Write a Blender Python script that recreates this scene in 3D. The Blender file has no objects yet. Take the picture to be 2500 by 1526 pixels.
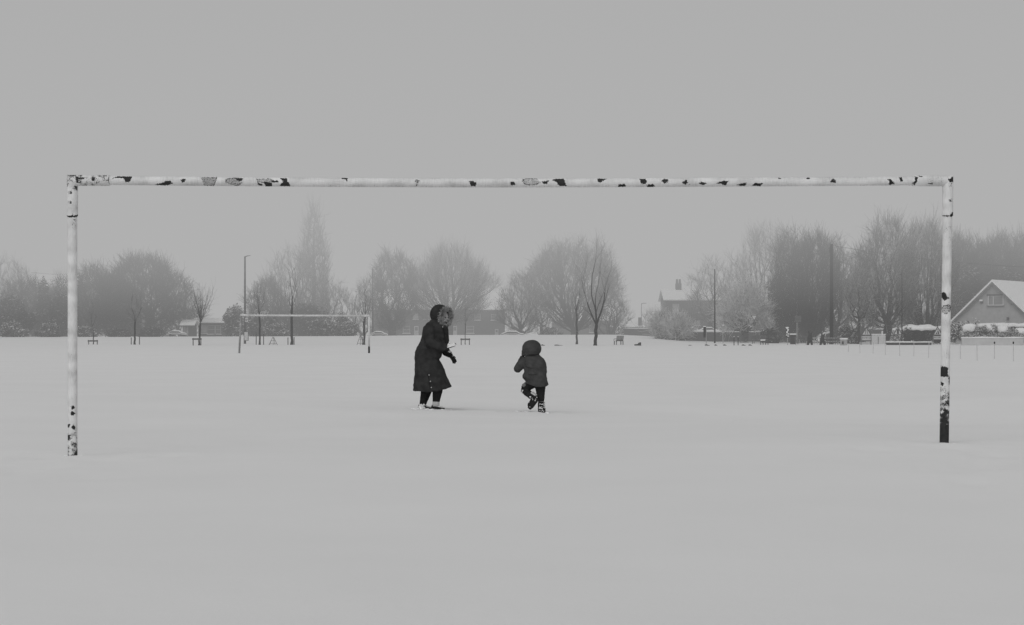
import bpy, bmesh, math, random
import numpy as np
from mathutils import Vector, Matrix, noise

C = bpy.context.scene.collection
SC = bpy.context.scene
F, HZ, CAMZ = 4688.0, 822.5, 1.0        # focal length in photo pixels, horizon row, eye height above the snow
PI = math.pi


def at(px, py, y):
    """Point at depth y that the photo shows at (px, py)."""
    return Vector(((px - 1250) / F * y, y, CAMZ + (HZ - py) / F * y))


def lerp_tab(t, tab):
    if t <= tab[0][0]:
        return tab[0][1]
    for (a, va), (b, vb) in zip(tab, tab[1:]):
        if t <= b:
            k = (t - a) / (b - a)
            return va + (vb - va) * k
    return tab[-1][1]


def sst(a, b, t):
    k = min(1, max(0, (t - a) / (b - a)))
    return k * k * (3 - 2 * k)


PROF = [(0, -1.02), (8, -0.98), (12, -0.94), (16, -0.922), (20, -0.98), (26, -1.10), (30, -1.15), (34, -1.17), (45, -1.18), (70, -1.12),
        (110, -0.93), (130, -0.84), (170, -0.66)]
CREST = [(-800, 0.02), (0, 0.02), (600, 0.05), (870, 0.10), (1060, 0.2), (1250, 0.22), (1480, 0.25), (1540, 0.22), (1610, 0.0),
         (1660, -0.28), (1720, -0.45), (1900, -0.47), (2300, -0.5), (3500, -0.5)]
FEET = [(-1.88 - 0.12, 29.62, .07), (-1.88 + 0.10, 29.6, .05), (0.29, 30.2, .06), (0.18, 30.1, .03)]


def gz(x, y):
    """Height of the snow surface."""
    if y < 170:
        h = lerp_tab(y, PROF)
        h = (h + lerp_tab(y - 3, PROF) + lerp_tab(y + 3, PROF)) / 3
    else:
        h = -0.66
    h += 0.0112 * x * math.exp(-((y - 16) / 7) ** 2)
    h += -0.037 * max(-6, min(6, x + 0.8)) * math.exp(-((y - 30) / 5) ** 2)
    if y > 60:
        p = 1250 + F * x / y
        h -= 0.42 * sst(1950, 2200, p) * sst(60, 95, y) * (1 - sst(130, 160, y))
    if y > 165:
        p = 1250 + F * x / y
        cr = lerp_tab(p, CREST)
        h = -0.66 + (cr + 0.66) * sst(165, 213, y)
        h += (-1.5 - cr) * sst(216, 232, y) * (1 - 0.75 * sst(1640, 1740, p))
    return CAMZ + h


# ------------------------------------------------------------------ materials
def nt(name):
    m = bpy.data.materials.new(name)
    m.use_nodes = True
    t = m.node_tree
    return m, t, t.nodes, t.links, t.nodes['Principled BSDF']


def g(v):
    return (v, v, v, 1)


def plain(name, v, rough=0.8, var=0.25, scale=6.0, bump=0.0, bscale=60.0, snow=0.0, lo=0.35, hi=0.8, snowv=0.78, spec=0.2):
    """Grey surface with noise variation; snow: how much snow lies on faces that look upward."""
    m, t, n, l, b = nt(name)
    co = n.new('ShaderNodeTexCoord')
    no = n.new('ShaderNodeTexNoise'); no.inputs['Scale'].default_value = scale; no.inputs['Detail'].default_value = 6
    l.new(co.outputs['Object'], no.inputs['Vector'])
    mr = n.new('ShaderNodeMapRange')
    mr.inputs['From Min'].default_value = 0.3; mr.inputs['From Max'].default_value = 0.7
    mr.inputs['To Min'].default_value = v * (1 - var); mr.inputs['To Max'].default_value = v * (1 + var)
    l.new(no.outputs['Fac'], mr.inputs['Value'])
    col = mr.outputs['Result']
    if snow > 0:
        ge = n.new('ShaderNodeNewGeometry'); se = n.new('ShaderNodeSeparateXYZ')
        l.new(ge.outputs['True Normal'], se.inputs[0])
        n2 = n.new('ShaderNodeTexNoise'); n2.inputs['Scale'].default_value = scale * 0.6; n2.inputs['Detail'].default_value = 3
        l.new(co.outputs['Object'], n2.inputs['Vector'])
        ad = n.new('ShaderNodeMath'); ad.operation = 'MULTIPLY_ADD'; ad.inputs[1].default_value = 0.9; ad.inputs[2].default_value = -0.45
        l.new(n2.outputs['Fac'], ad.inputs[0])
        sm = n.new('ShaderNodeMath'); l.new(se.outputs['Z'], sm.inputs[0]); l.new(ad.outputs[0], sm.inputs[1])
        m2 = n.new('ShaderNodeMapRange'); m2.inputs['From Min'].default_value = lo; m2.inputs['From Max'].default_value = hi
        m2.inputs['To Max'].default_value = snow
        l.new(sm.outputs[0], m2.inputs['Value'])
        mx = n.new('ShaderNodeMix'); mx.data_type = 'FLOAT'
        l.new(m2.outputs['Result'], mx.inputs[0]); l.new(col, mx.inputs[2]); mx.inputs[3].default_value = snowv
        col = mx.outputs[0]
    l.new(col, b.inputs['Base Color'])
    b.inputs['Roughness'].default_value = rough
    b.inputs['Specular IOR Level'].default_value = spec
    if bump > 0:
        nb = n.new('ShaderNodeTexNoise'); nb.inputs['Scale'].default_value = bscale; nb.inputs['Detail'].default_value = 5
        l.new(co.outputs['Object'], nb.inputs['Vector'])
        bu = n.new('ShaderNodeBump'); bu.inputs['Strength'].default_value = bump; bu.inputs['Distance'].default_value = 0.02
        l.new(nb.outputs['Fac'], bu.inputs['Height']); l.new(bu.outputs[0], b.inputs['Normal'])
    return m


def masonry(name, v1, v2, scale, mortar):
    m, t, n, l, b = nt(name)
    co = n.new('ShaderNodeTexCoord')
    mp = n.new('ShaderNodeMapping'); mp.inputs['Rotation'].default_value = (PI / 2, 0, 0)
    l.new(co.outputs['Object'], mp.inputs[0])
    br = n.new('ShaderNodeTexBrick'); br.inputs['Scale'].default_value = scale
    br.inputs['Color1'].default_value = g(v1); br.inputs['Color2'].default_value = g(v2); br.inputs['Mortar'].default_value = g(mortar)
    br.inputs['Brick Width'].default_value = 0.6; br.inputs['Row Height'].default_value = 0.25; br.inputs['Mortar Size'].default_value = 0.012
    l.new(mp.outputs[0], br.inputs['Vector'])
    no = n.new('ShaderNodeTexNoise'); no.inputs['Scale'].default_value = 0.7; no.inputs['Detail'].default_value = 6
    l.new(co.outputs['Object'], no.inputs['Vector'])
    mx = n.new('ShaderNodeMix'); mx.data_type = 'RGBA'; mx.blend_type = 'MULTIPLY'; mx.inputs[0].default_value = 0.5
    l.new(br.outputs['Color'], mx.inputs[6]); l.new(no.outputs['Fac'], mx.inputs[7])
    l.new(mx.outputs[2], b.inputs['Base Color']); b.inputs['Roughness'].default_value = 0.9
    return m


def snow_mat():
    m, t, n, l, b = nt('snow')
    co = n.new('ShaderNodeTexCoord')
    a = n.new('ShaderNodeTexNoise'); a.inputs['Scale'].default_value = 0.35; a.inputs['Detail'].default_value = 5
    l.new(co.outputs['Object'], a.inputs['Vector'])
    mr = n.new('ShaderNodeMapRange'); mr.inputs['From Min'].default_value = 0.3; mr.inputs['From Max'].default_value = 0.7
    mr.inputs['To Min'].default_value = 0.795; mr.inputs['To Max'].default_value = 0.825
    l.new(a.outputs['Fac'], mr.inputs['Value']); l.new(mr.outputs[0], b.inputs['Base Color'])
    b.inputs['Roughness'].default_value = 0.9; b.inputs['Specular IOR Level'].default_value = 0.05
    n1 = n.new('ShaderNodeTexNoise'); n1.inputs['Scale'].default_value = 3.0; n1.inputs['Detail'].default_value = 4
    l.new(co.outputs['Object'], n1.inputs['Vector'])
    bu = n.new('ShaderNodeBump'); bu.inputs['Strength'].default_value = 0.16; bu.inputs['Distance'].default_value = 0.03
    l.new(n1.outputs['Fac'], bu.inputs['Height'])
    n2 = n.new('ShaderNodeTexNoise'); n2.inputs['Scale'].default_value = 38; n2.inputs['Detail'].default_value = 5; n2.inputs['Roughness'].default_value = 0.75
    l.new(co.outputs['Object'], n2.inputs['Vector'])
    b2 = n.new('ShaderNodeBump'); b2.inputs['Strength'].default_value = 0.25; b2.inputs['Distance'].default_value = 0.01
    l.new(n2.outputs['Fac'], b2.inputs['Height']); l.new(bu.outputs[0], b2.inputs['Normal']); l.new(b2.outputs[0], b.inputs['Normal'])
    return m


def paint_mat():
    """Chipped white paint: attribute 'wear' holds bare metal (R), grime (G), flaking speckle (B)."""
    m, t, n, l, b = nt('chipped_white_paint')
    at_ = n.new('ShaderNodeAttribute'); at_.attribute_name = 'wear'
    se = n.new('ShaderNodeSeparateColor'); l.new(at_.outputs['Color'], se.inputs[0])
    ge = n.new('ShaderNodeNewGeometry')
    no = n.new('ShaderNodeTexNoise'); no.inputs['Scale'].default_value = 120; no.inputs['Detail'].default_value = 5; no.inputs['Roughness'].default_value = 0.75
    l.new(ge.outputs['Position'], no.inputs['Vector'])
    # speckle: noise below a level set by B
    lv = n.new('ShaderNodeMath'); lv.operation = 'MULTIPLY_ADD'; lv.inputs[1].default_value = 0.42; lv.inputs[2].default_value = 0.26
    l.new(se.outputs['Blue'], lv.inputs[0])
    df = n.new('ShaderNodeMath'); df.operation = 'SUBTRACT'; l.new(lv.outputs[0], df.inputs[0]); l.new(no.outputs['Fac'], df.inputs[1])
    sp = n.new('ShaderNodeMapRange'); sp.inputs['From Min'].default_value = -0.02; sp.inputs['From Max'].default_value = 0.04
    l.new(df.outputs[0], sp.inputs['Value'])
    rg = n.new('ShaderNodeTexNoise'); rg.inputs['Scale'].default_value = 160; rg.inputs['Detail'].default_value = 4
    l.new(ge.outputs['Position'], rg.inputs['Vector'])
    r1 = n.new('ShaderNodeMath'); r1.operation = 'MULTIPLY_ADD'; r1.inputs[1].default_value = 0.9; l.new(rg.outputs['Fac'], r1.inputs[0]); l.new(se.outputs['Red'], r1.inputs[2])
    r2 = n.new('ShaderNodeMapRange'); r2.inputs['From Min'].default_value = 0.84; r2.inputs['From Max'].default_value = 1.0; l.new(r1.outputs[0], r2.inputs['Value'])
    mxm = n.new('ShaderNodeMath'); mxm.operation = 'MAXIMUM'; l.new(sp.outputs[0], mxm.inputs[0]); l.new(r2.outputs[0], mxm.inputs[1])
    n3 = n.new('ShaderNodeTexNoise'); n3.inputs['Scale'].default_value = 9; n3.inputs['Detail'].default_value = 6
    l.new(ge.outputs['Position'], n3.inputs['Vector'])
    gr = n.new('ShaderNodeMath'); gr.operation = 'MULTIPLY'; l.new(se.outputs['Green'], gr.inputs[0]); l.new(n3.outputs['Fac'], gr.inputs[1])
    pa = n.new('ShaderNodeMix'); pa.data_type = 'FLOAT'; l.new(gr.outputs[0], pa.inputs[0]); pa.inputs[2].default_value = 0.77; pa.inputs[3].default_value = 0.26
    n4 = n.new('ShaderNodeTexNoise'); n4.inputs['Scale'].default_value = 30; n4.inputs['Detail'].default_value = 4
    l.new(ge.outputs['Position'], n4.inputs['Vector'])
    me = n.new('ShaderNodeMapRange'); me.inputs['To Min'].default_value = 0.012; me.inputs['To Max'].default_value = 0.05
    l.new(n4.outputs['Fac'], me.inputs['Value'])
    mx = n.new('ShaderNodeMix'); mx.data_type = 'FLOAT'; l.new(mxm.outputs[0], mx.inputs[0]); l.new(pa.outputs[0], mx.inputs[2]); l.new(me.outputs[0], mx.inputs[3])
    l.new(mx.outputs[0], b.inputs['Base Color'])
    b.inputs['Roughness'].default_value = 0.6; b.inputs['Specular IOR Level'].default_value = 0.15
    iv = n.new('ShaderNodeMath'); iv.operation = 'SUBTRACT'; iv.inputs[0].default_value = 1; l.new(mxm.outputs[0], iv.inputs[1])
    bu = n.new('ShaderNodeBump'); bu.inputs['Strength'].default_value = 0.4; bu.inputs['Distance'].default_value = 0.003
    l.new(iv.outputs[0], bu.inputs['Height']); l.new(bu.outputs[0], b.inputs['Normal'])
    return m


M = {}
M['snow'] = snow_mat()
M['paint'] = paint_mat()
M['bark'] = plain('frosted_bark', 0.07, 0.95, 0.3, 5, snow=0.55, lo=0.25, hi=0.95)
M['bark_dark'] = plain('dark_bark', 0.035, 0.95, 0.3, 5, snow=0.25, lo=0.5, hi=1.0)
M['twig_dark'] = plain('dark_twigs', 0.04, 0.95, 0.3, 2, snow=0.22, lo=0.3, hi=1.0)
M['twig'] = plain('frosted_twigs', 0.085, 0.95, 0.3, 1, snow=0.55, lo=-0.1, hi=0.9)
M['twig_white'] = plain('snow_laden_twigs', 0.36, 0.95, 0.3, 1, snow=0.9, lo=-0.6, hi=0.4)
M['leaf'] = plain('snowy_evergreen_leaves', 0.05, 0.8, 0.4, 1.2, snow=0.75, lo=0.35, hi=0.9)
M['leaf_dark'] = plain('dark_evergreen_leaves', 0.035, 0.8, 0.4, 1.2, snow=0.35, lo=0.55, hi=1.0)
M['leaf_white'] = plain('snow_laden_leaves', 0.12, 0.8, 0.4, 1.5, snow=0.9, lo=-0.2, hi=0.6)
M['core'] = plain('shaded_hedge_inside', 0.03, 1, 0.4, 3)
M['brick'] = masonry('dark_brick', 0.035, 0.055, 4, 0.07)
M['stone'] = masonry('sooty_stone', 0.035, 0.06, 2.2, 0.055)
M['render'] = plain('grey_render', 0.36, 0.9, 0.08, 3, bump=0.1)
M['pale'] = plain('pale_render', 0.5, 0.9, 0.08, 2, bump=0.1)
M['glass'] = plain('window_glass', 0.07, 0.25, 0.3, 0.8, spec=0.5)
M['curtain'] = plain('curtained_glass', 0.24, 0.4, 0.2, 1.0, spec=0.5)
M['white'] = plain('white_painted_wood', 0.24, 0.6, 0.08, 8)
M['render_white'] = plain('white_window_frame', 0.6, 0.6, 0.08, 8)
M['offwhite'] = plain('weathered_pale_wood', 0.33, 0.8, 0.2, 8)
M['dark'] = plain('dark_painted_metal', 0.03, 0.6, 0.3, 10)
M['wood'] = plain('creosoted_wood', 0.018, 0.9, 0.35, 8, bump=0.2)
M['slatwood'] = plain('weathered_slats', 0.09, 0.9, 0.3, 8, snow=0.8, lo=0.6, hi=0.9)
M['steel'] = plain('galvanised_steel', 0.13, 0.5, 0.25, 6)
M['stake'] = plain('sawn_timber_stake', 0.10, 0.9, 0.3, 12, snow=0.8, lo=0.6, hi=0.9)
M['stone_block'] = plain('dark_stone', 0.045, 0.95, 0.4, 5, bump=0.3, bscale=20, snow=0.8, lo=0.75, hi=0.95)
M['carbody'] = plain('car_paint', 0.2, 0.3, 0.1, 2, spec=0.5)
M['rubber'] = plain('tyre_rubber', 0.02, 0.9)
M['coat'] = plain('black_parka_cloth', 0.036, 0.95, 0.3, 9, bump=0.5, bscale=18, spec=0.03)
M['coat_seam'] = plain('black_seam', 0.013, 0.95, 0.3, 9, spec=0.03)
M['kidcoat'] = plain('charcoal_padded_cloth', 0.062, 0.95, 0.25, 9, bump=0.5, bscale=16, spec=0.03)
M['legging'] = plain('black_leggings', 0.024, 0.95, 0.3, 9, bump=0.2, spec=0.03)
M['kidtrouser'] = plain('black_waterproof_trousers', 0.023, 0.85, 0.3, 9, bump=0.4, bscale=20, spec=0.1)
M['boot'] = plain('black_boot_with_snow', 0.018, 0.8, 0.4, 26, bump=0.3, bscale=60, snow=0.8, lo=0.55, hi=0.7, spec=0.1)
M['glove'] = plain('black_glove', 0.018, 0.95, 0.3, 30, bump=0.3, snow=0.85, lo=0.55, hi=0.75, spec=0.05)
M['glove_snowy'] = plain('snow_dusted_glove', 0.02, 0.95, 0.3, 30, bump=0.3, snow=0.95, lo=-0.1, hi=0.25, spec=0.05)
M['skin'] = plain('skin', 0.36, 0.6, 0.06, 20, spec=0.2)
M['hair'] = plain('dark_hair', 0.03, 0.8)
M['eye'] = plain('dark_eye', 0.03, 0.3)
M['sock'] = plain('pale_sock', 0.5, 0.95, 0.06, 40, bump=0.4, bscale=120)
M['fur'] = plain('grey_faux_fur', 0.40, 0.95, 0.55, 30, spec=0.05)
M['stud'] = plain('bright_press_stud', 0.45, 0.4, 0.05)
M['patch'] = plain('grey_reflective_patch', 0.22, 0.6)
M['signface'] = plain('sign_white', 0.5, 0.5, 0.06, 6)
M['signface2'] = plain('pale_fence_boards', 0.62, 0.8, 0.08, 3)
M['signblack'] = plain('sign_black', 0.02, 0.5)
M['signgrey'] = plain('sign_border', 0.06, 0.5)
M['loose_snow'] = plain('loose_snow', 0.8, 0.95, 0.06, 8, bump=0.6, bscale=40, spec=0.02)
M['concrete'] = plain('pale_concrete', 0.5, 0.9, 0.1, 2)


# ------------------------------------------------------------------ building helpers
def tag(o, label=None, cat=None, group=None, kind=None):
    if label: o['label'] = label
    if cat: o['category'] = cat
    if group: o['group'] = group
    if kind: o['kind'] = kind
    return o


def thing(name, label, cat, loc=(0, 0, 0), rz=0, group=None):
    o = bpy.data.objects.new(name, None)
    C.objects.link(o)
    o.empty_display_size = 0.2
    o.location = loc; o.rotation_euler = (0, 0, rz)
    return tag(o, label, cat, group)


class MB:
    def __init__(self):
        self.v = []; self.f = []

    def add(self, verts, faces):
        k = len(self.v)
        self.v += [tuple(p) for p in verts]
        self.f += [tuple(i + k for i in fc) for fc in faces]
        return self

    def box(self, x0, x1, y0, y1, z0, z1):
        return self.add([(x0, y0, z0), (x1, y0, z0), (x1, y1, z0), (x0, y1, z0), (x0, y0, z1), (x1, y0, z1), (x1, y1, z1), (x0, y1, z1)],
                        [(0, 3, 2, 1), (4, 5, 6, 7), (0, 1, 5, 4), (1, 2, 6, 5), (2, 3, 7, 6), (3, 0, 4, 7)])

    def prism(self, pts, y0, y1):
        """polygon given in x,z (counter-clockwise seen from -y), extruded from y0 to y1"""
        n = len(pts)
        v = [(x, y0, z) for x, z in pts] + [(x, y1, z) for x, z in pts]
        f = [tuple(range(n)), tuple(range(2 * n - 1, n - 1, -1))]
        f += [(i, i + n, (i + 1) % n + n, (i + 1) % n) for i in range(n)]
        return self.add(v, f)

    def loft(self, rings, cap=True):
        n = len(rings[0]); v = [p for r in rings for p in r]; f = []
        for i in range(len(rings) - 1):
            for j in range(n):
                a, b = i * n + j, i * n + (j + 1) % n
                f.append((a, b, b + n, a + n))
        if cap:
            f.append(tuple(range(n - 1, -1, -1))); f.append(tuple(range((len(rings) - 1) * n, len(rings) * n)))
        return self.add(v, f)

    def tube(self, pts, rads, n=8, flat=1.0, cap=True, up=None):
        pts = [Vector(p) for p in pts]
        if not hasattr(rads, '__len__'):
            rads = [rads] * len(pts)
        rings = []; ref = None
        for i, p in enumerate(pts):
            d = (pts[min(i + 1, len(pts) - 1)] - pts[max(i - 1, 0)]).normalized()
            if ref is None:
                ref = Vector(up) if up else (Vector((0, 1, 0)) if abs(d.y) < 0.9 else Vector((1, 0, 0)))
            a = (ref - d * ref.dot(d)).normalized(); b = d.cross(a); ref = a
            rings.append([p + (a * math.cos(2 * PI * k / n) * flat + b * math.sin(2 * PI * k / n)) * rads[i] for k in range(n)])
        return self.loft(rings, cap)

    def ball(self, c, rx, ry, rz, nu=14, nv=9, rot=None):
        c = Vector(c); rings = []
        R = rot if rot is not None else Matrix.Identity(3)
        for j in range(1, nv):
            t = PI * j / nv
            rings.append([c + R @ Vector((rx * math.sin(t) * math.cos(2 * PI * i / nu), ry * math.sin(t) * math.sin(2 * PI * i / nu), -rz * math.cos(t))) for i in range(nu)])
        return self.loft(rings)

    def build(self, name, mat, parent=None, smooth=False):
        me = bpy.data.meshes.new(name)
        me.from_pydata(self.v, [], self.f)
        me.validate(); me.update()
        o = bpy.data.objects.new(name, me)
        C.objects.link(o)
        if mat is not None: me.materials.append(mat)
        if smooth:
            me.shade_smooth()
        if parent is not None: o.parent = parent
        return o


def remesh(o, vox, it=4, fac=0.5, disp=0.0, dscale=8.0, mat=None):
    """Fuse the pieces of a mesh into one continuous smooth skin."""
    md = o.modifiers.new('r', 'REMESH'); md.mode = 'VOXEL'; md.voxel_size = vox; md.use_smooth_shade = True
    ms = o.modifiers.new('s', 'SMOOTH'); ms.factor = fac; ms.iterations = it
    dg = bpy.context.evaluated_depsgraph_get(); dg.update()
    me = bpy.data.meshes.new_from_object(o.evaluated_get(dg))
    o.modifiers.clear()
    old = o.data; nm = old.name
    o.data = me; bpy.data.meshes.remove(old); me.name = nm
    if disp > 0:
        for v in me.vertices:
            p = v.co
            d = noise.noise(Vector((p.x * dscale, p.y * dscale, p.z * dscale * 1.7 + p.x * dscale * 0.6)))
            d = (1 - abs(d) * 2.2) * 0.6 + noise.noise(p * dscale * 2.3) * 0.4
            v.co = p + v.normal * d * disp
    me.materials.clear(); me.materials.append(mat)
    me.shade_smooth()
    return o


def np_mesh(name, V, Fq, mat, parent=None):
    """mesh from numpy arrays; Fq: faces of equal size"""
    me = bpy.data.meshes.new(name)
    nf, k = Fq.shape
    me.vertices.add(len(V)); me.vertices.foreach_set('co', V.astype(np.float32).ravel())
    me.loops.add(nf * k); me.loops.foreach_set('vertex_index', Fq.astype(np.int32).ravel())
    me.polygons.add(nf)
    me.polygons.foreach_set('loop_start', np.arange(0, nf * k, k, dtype=np.int32))
    me.update(calc_edges=True); me.validate()
    me.materials.append(mat)
    o = bpy.data.objects.new(name, me); C.objects.link(o)
    if parent is not None: o.parent = parent
    return o


def seg_tubes(P0, P1, R0, R1, n):
    """frusta for many segments at once"""
    D = P1 - P0; L = np.linalg.norm(D, axis=1, keepdims=True) + 1e-9; D = D / L
    ref = np.where(np.abs(D[:, 2:3]) < 0.8, np.array([[0, 0, 1.0]]), np.array([[1.0, 0, 0]]))
    A = np.cross(D, ref); A /= np.linalg.norm(A, axis=1, keepdims=True) + 1e-9
    B = np.cross(D, A)
    ang = 2 * np.pi * np.arange(n) / n
    ring = A[:, None, :] * np.cos(ang)[None, :, None] + B[:, None, :] * np.sin(ang)[None, :, None]
    V0 = P0[:, None, :] + ring * R0[:, None, None]; V1 = P1[:, None, :] + ring * R1[:, None, None]
    m = len(P0)
    V = np.concatenate([V0, V1], axis=1).reshape(-1, 3)
    base = (np.arange(m) * 2 * n)[:, None]
    j = np.arange(n); j2 = (j + 1) % n
    Fq = np.stack([base + j, base + j2, base + n + j2, base + n + j], axis=2).reshape(-1, 4)
    return V, Fq


# ------------------------------------------------------------------ trees
def make_tree(name, label, px, y, top, env, fork=0.25, n=500, w=0.6, tw=3, twl=0.7, twr=0.011, upb=0.24, seed=1, bark='bark_dark', twig='twig',
              lean=0.0, rtrunk=None, basepy=None, group='bare trees beyond the field', leaders=0, pipe=0.57, rtip=0.014, cat='tree', outer=0.2, halfw=None):
    """Bare winter tree. env: list of (height fraction, half width in photo px)."""
    rng = np.random.default_rng(seed)
    if n > 300 and twig != 'twig_dark': n = int(n * 0.72)
    young = name == 'young_tree'
    if young:
        w, upb, rtip, pipe, twr, tw, outer = max(w, 0.9), 0.3, 0.009, 0.5, 0.006, 2, 0.4
        if rtrunk and px > 1440: rtip, twr, pipe = 0.016, 0.008, .55
    x = (px - 1250) / F * y
    z0 = gz(x, y) - 0.05
    H = CAMZ + (HZ - top) / F * y - z0
    k = y / F
    root = thing(name, label, cat, (x, y, z0), 0, group)
    hs = np.array([e[0] for e in env]); rs = np.array([e[1] * k for e in env])
    ph = rng.uniform(0, 6.28, 8)
    # targets
    t = rng.uniform(hs[0], 1.0, n * 4)
    Rm = np.interp(t, hs, rs)
    keep = rng.uniform(0, 1, n * 4) < (Rm / rs.max()) ** 1.3 + 0.05
    t = t[keep][:n]; Rm = Rm[keep][:n]
    a = rng.uniform(0, 2 * np.pi, len(t))
    mod = 1 + 0.17 * np.sin(3 * a + ph[0] + 5 * t) + 0.14 * np.sin(5 * a + ph[1] - 9 * t) + 0.12 * np.sin(2 * a + ph[2] + 17 * t) + 0.10 * np.sin(7 * a + ph[3] + 26 * t)
    r = Rm * mod * rng.uniform(0, 1, len(t)) ** outer
    tz = t * (1 + 0.05 * np.sin(2 * a + ph[4]) * (r / rs.max()) + 0.04 * np.sin(4 * a + ph[5] + 3 * r))
    T = np.stack([r * np.cos(a) + lean * t * H, r * np.sin(a), np.minimum(tz, 1.04) * H], axis=1)
    order = np.argsort(np.linalg.norm(T - np.array([0, 0, fork * H]), axis=1))
    T = T[order]
    # trunk nodes
    nt_ = 8
    P = []; par = []; path = []
    trunk_top = fork if not leaders else leaders
    wob = rng.normal(0, 0.01 * H, (nt_ + 1, 2)); wob[0] = 0
    m0 = nt_ if not leaders else 16
    for i in range(m0 + 1):
        zz = trunk_top * H * i / m0
        jit = rng.normal(0, 0.004 * H, 2) if i else np.zeros(2)
        P.append(np.array([lean * zz + jit[0], jit[1], zz])); par.append(i - 1); path.append(zz * 0.5 if not leaders else zz * 0.3)
    cap = 60000
    NP = np.zeros((cap, 3)); NPath = np.zeros(cap); Npar = np.full(cap, -1, dtype=np.int64)
    cnt = len(P)
    NP[:cnt] = P; NPath[:cnt] = path; Npar[:cnt] = par
    seg = max(0.45, H / 26)
    minattach = fork * H * 0.8
    for tg in T:
        d = tg - NP[:cnt]
        dist = np.sqrt((d * d).sum(1))
        cost = dist + w * NPath[:cnt] + np.maximum(0, NP[:cnt, 2] - tg[2] + 0.35 * np.hypot(d[:, 0], d[:, 1])) * 1.6 + (NP[:cnt, 2] < minattach) * 50.0
        j = int(np.argmin(cost))
        L = dist[j]
        if L < 0.15:
            continue
        p0 = NP[j]; pd = p0 - NP[Npar[j]] if Npar[j] >= 0 else np.array([0, 0, 1.0])
        pd = pd / (np.linalg.norm(pd) + 1e-9)
        c1 = p0 + (pd * 0.3 + (tg - p0) / L * 0.25 + np.array([0, 0, -0.08])) * L
        c2 = tg - (np.array([0, 0, upb]) + (tg - p0) / L * (1 - upb)) * L * 0.35
        kk = max(1, int(L / seg))
        prev = j
        for s in range(1, kk + 1):
            u = s / kk
            q = p0 * (1 - u) ** 3 + 3 * c1 * u * (1 - u) ** 2 + 3 * c2 * u * u * (1 - u) + tg * u ** 3
            if s < kk: q = q + rng.normal(0, 0.035 * seg, 3)
            NP[cnt] = q; Npar[cnt] = prev; NPath[cnt] = NPath[prev] + np.linalg.norm(q - NP[prev])
            prev = cnt; cnt += 1
        if cnt > cap - 200:
            break
    NP = NP[:cnt]; Npar = Npar[:cnt]
    c = np.ones(cnt); has = np.zeros(cnt, bool)
    for i in range(cnt - 1, 0, -1):
        if Npar[i] >= 0:
            if not has[i]: c[i] = 1
            c[Npar[i]] += c[i] if has[i] else 1
            has[Npar[i]] = True
    tips = ~has
    cc = np.maximum(1, c / 2.0)
    R = rtip * cc ** pipe
    if rtrunk:
        s = rtrunk / max(R[1], 1e-6)
        f_ = np.clip(R / R[1], 0, 1)
        R = R * (1 + (s - 1) * f_)
    R[0] = R[1] * 1.35
    I = np.arange(1, cnt); J = Npar[1:]
    R0 = np.minimum(R[J], R[I] * 1.25)
    R0[:m0] = R[J[:m0]]
    thick = (R[I] > 0.036) | (I <= m0)
    if thick.any():
        V, Fq = seg_tubes(NP[J[thick]], NP[I[thick]], R0[thick], R[I[thick]], 6)
        np_mesh('trunk', V, Fq, M[bark], root)
    thin = ~thick
    parts = []
    if thin.any():
        parts.append(seg_tubes(NP[J[thin]], NP[I[thin]], R0[thin], R[I[thin]], 3))
    # twigs from the slender nodes
    src = np.where((R[1:] < rtip * (1.9 if twig != 'twig_dark' else 2.6)))[0] + 1
    if tw > 0 and len(src):
        S = np.repeat(src, tw)
        D0 = NP[S] - NP[Npar[S]]; D0 /= np.linalg.norm(D0, axis=1, keepdims=True) + 1e-9
        D = D0 * 0.8 + rng.normal(0, 0.62, (len(S), 3)) + np.array([0, 0, upb])
        D /= np.linalg.norm(D, axis=1, keepdims=True)
        L = twl * rng.uniform(0.35, 1.25, len(S))
        st = NP[S] - D0 * rng.uniform(0, 0.5, (len(S), 1)) * seg
        P1 = st + D * L[:, None]
        P2 = P1 + (D * 0.7 + rng.normal(0, 0.3, (len(S), 3)) + np.array([0, 0, upb * 0.6])) * L[:, None] * 0.55
        rr = np.full(len(S), twr)
        parts.append(seg_tubes(st, P1, rr, rr * 0.75, 3))
        parts.append(seg_tubes(P1, P2, rr * 0.75, rr * 0.3, 3))
    off = 0; VV = []; FF = []
    for V, Fq in parts:
        VV.append(V); FF.append(Fq + off); off += len(V)
    np_mesh('crown', np.concatenate(VV), np.concatenate(FF), M[twig], root)
    return root


def leaf_cloud(rng, blobs, n, size, droop=0.0):
    """n leaf-sized quads near the surface of ellipsoid blobs (cx,cy,cz,rx,ry,rz)"""
    b = np.array(blobs)
    wgt = (b[:, 3] * b[:, 5]) + 1e-6; wgt /= wgt.sum()
    id_ = rng.choice(len(b), n, p=wgt); q = b[id_]
    d = rng.normal(0, 1, (n, 3)); d /= np.linalg.norm(d, axis=1, keepdims=True)
    rad = rng.uniform(0.35, 1, n) ** 0.4 * (1 + rng.normal(0, 0.10, n))
    P = q[:, :3] + d * q[:, 3:6] * rad[:, None]
    Nn = d * 0.8 + rng.normal(0, 0.6, (n, 3)) + np.array([0, 0, 0.25]); Nn /= np.linalg.norm(Nn, axis=1, keepdims=True)
    A = np.cross(Nn, rng.normal(0, 1, (n, 3))); A /= np.linalg.norm(A, axis=1, keepdims=True) + 1e-9
    B = np.cross(Nn, A)
    s = size * rng.uniform(0.5, 1.4, n)[:, None]
    V = np.stack([P - A * s, P - B * s * 0.5, P + A * s, P + B * s * 0.5], axis=1).reshape(-1, 3)
    Fq = np.arange(n * 4).reshape(-1, 4)
    return V, Fq


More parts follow.
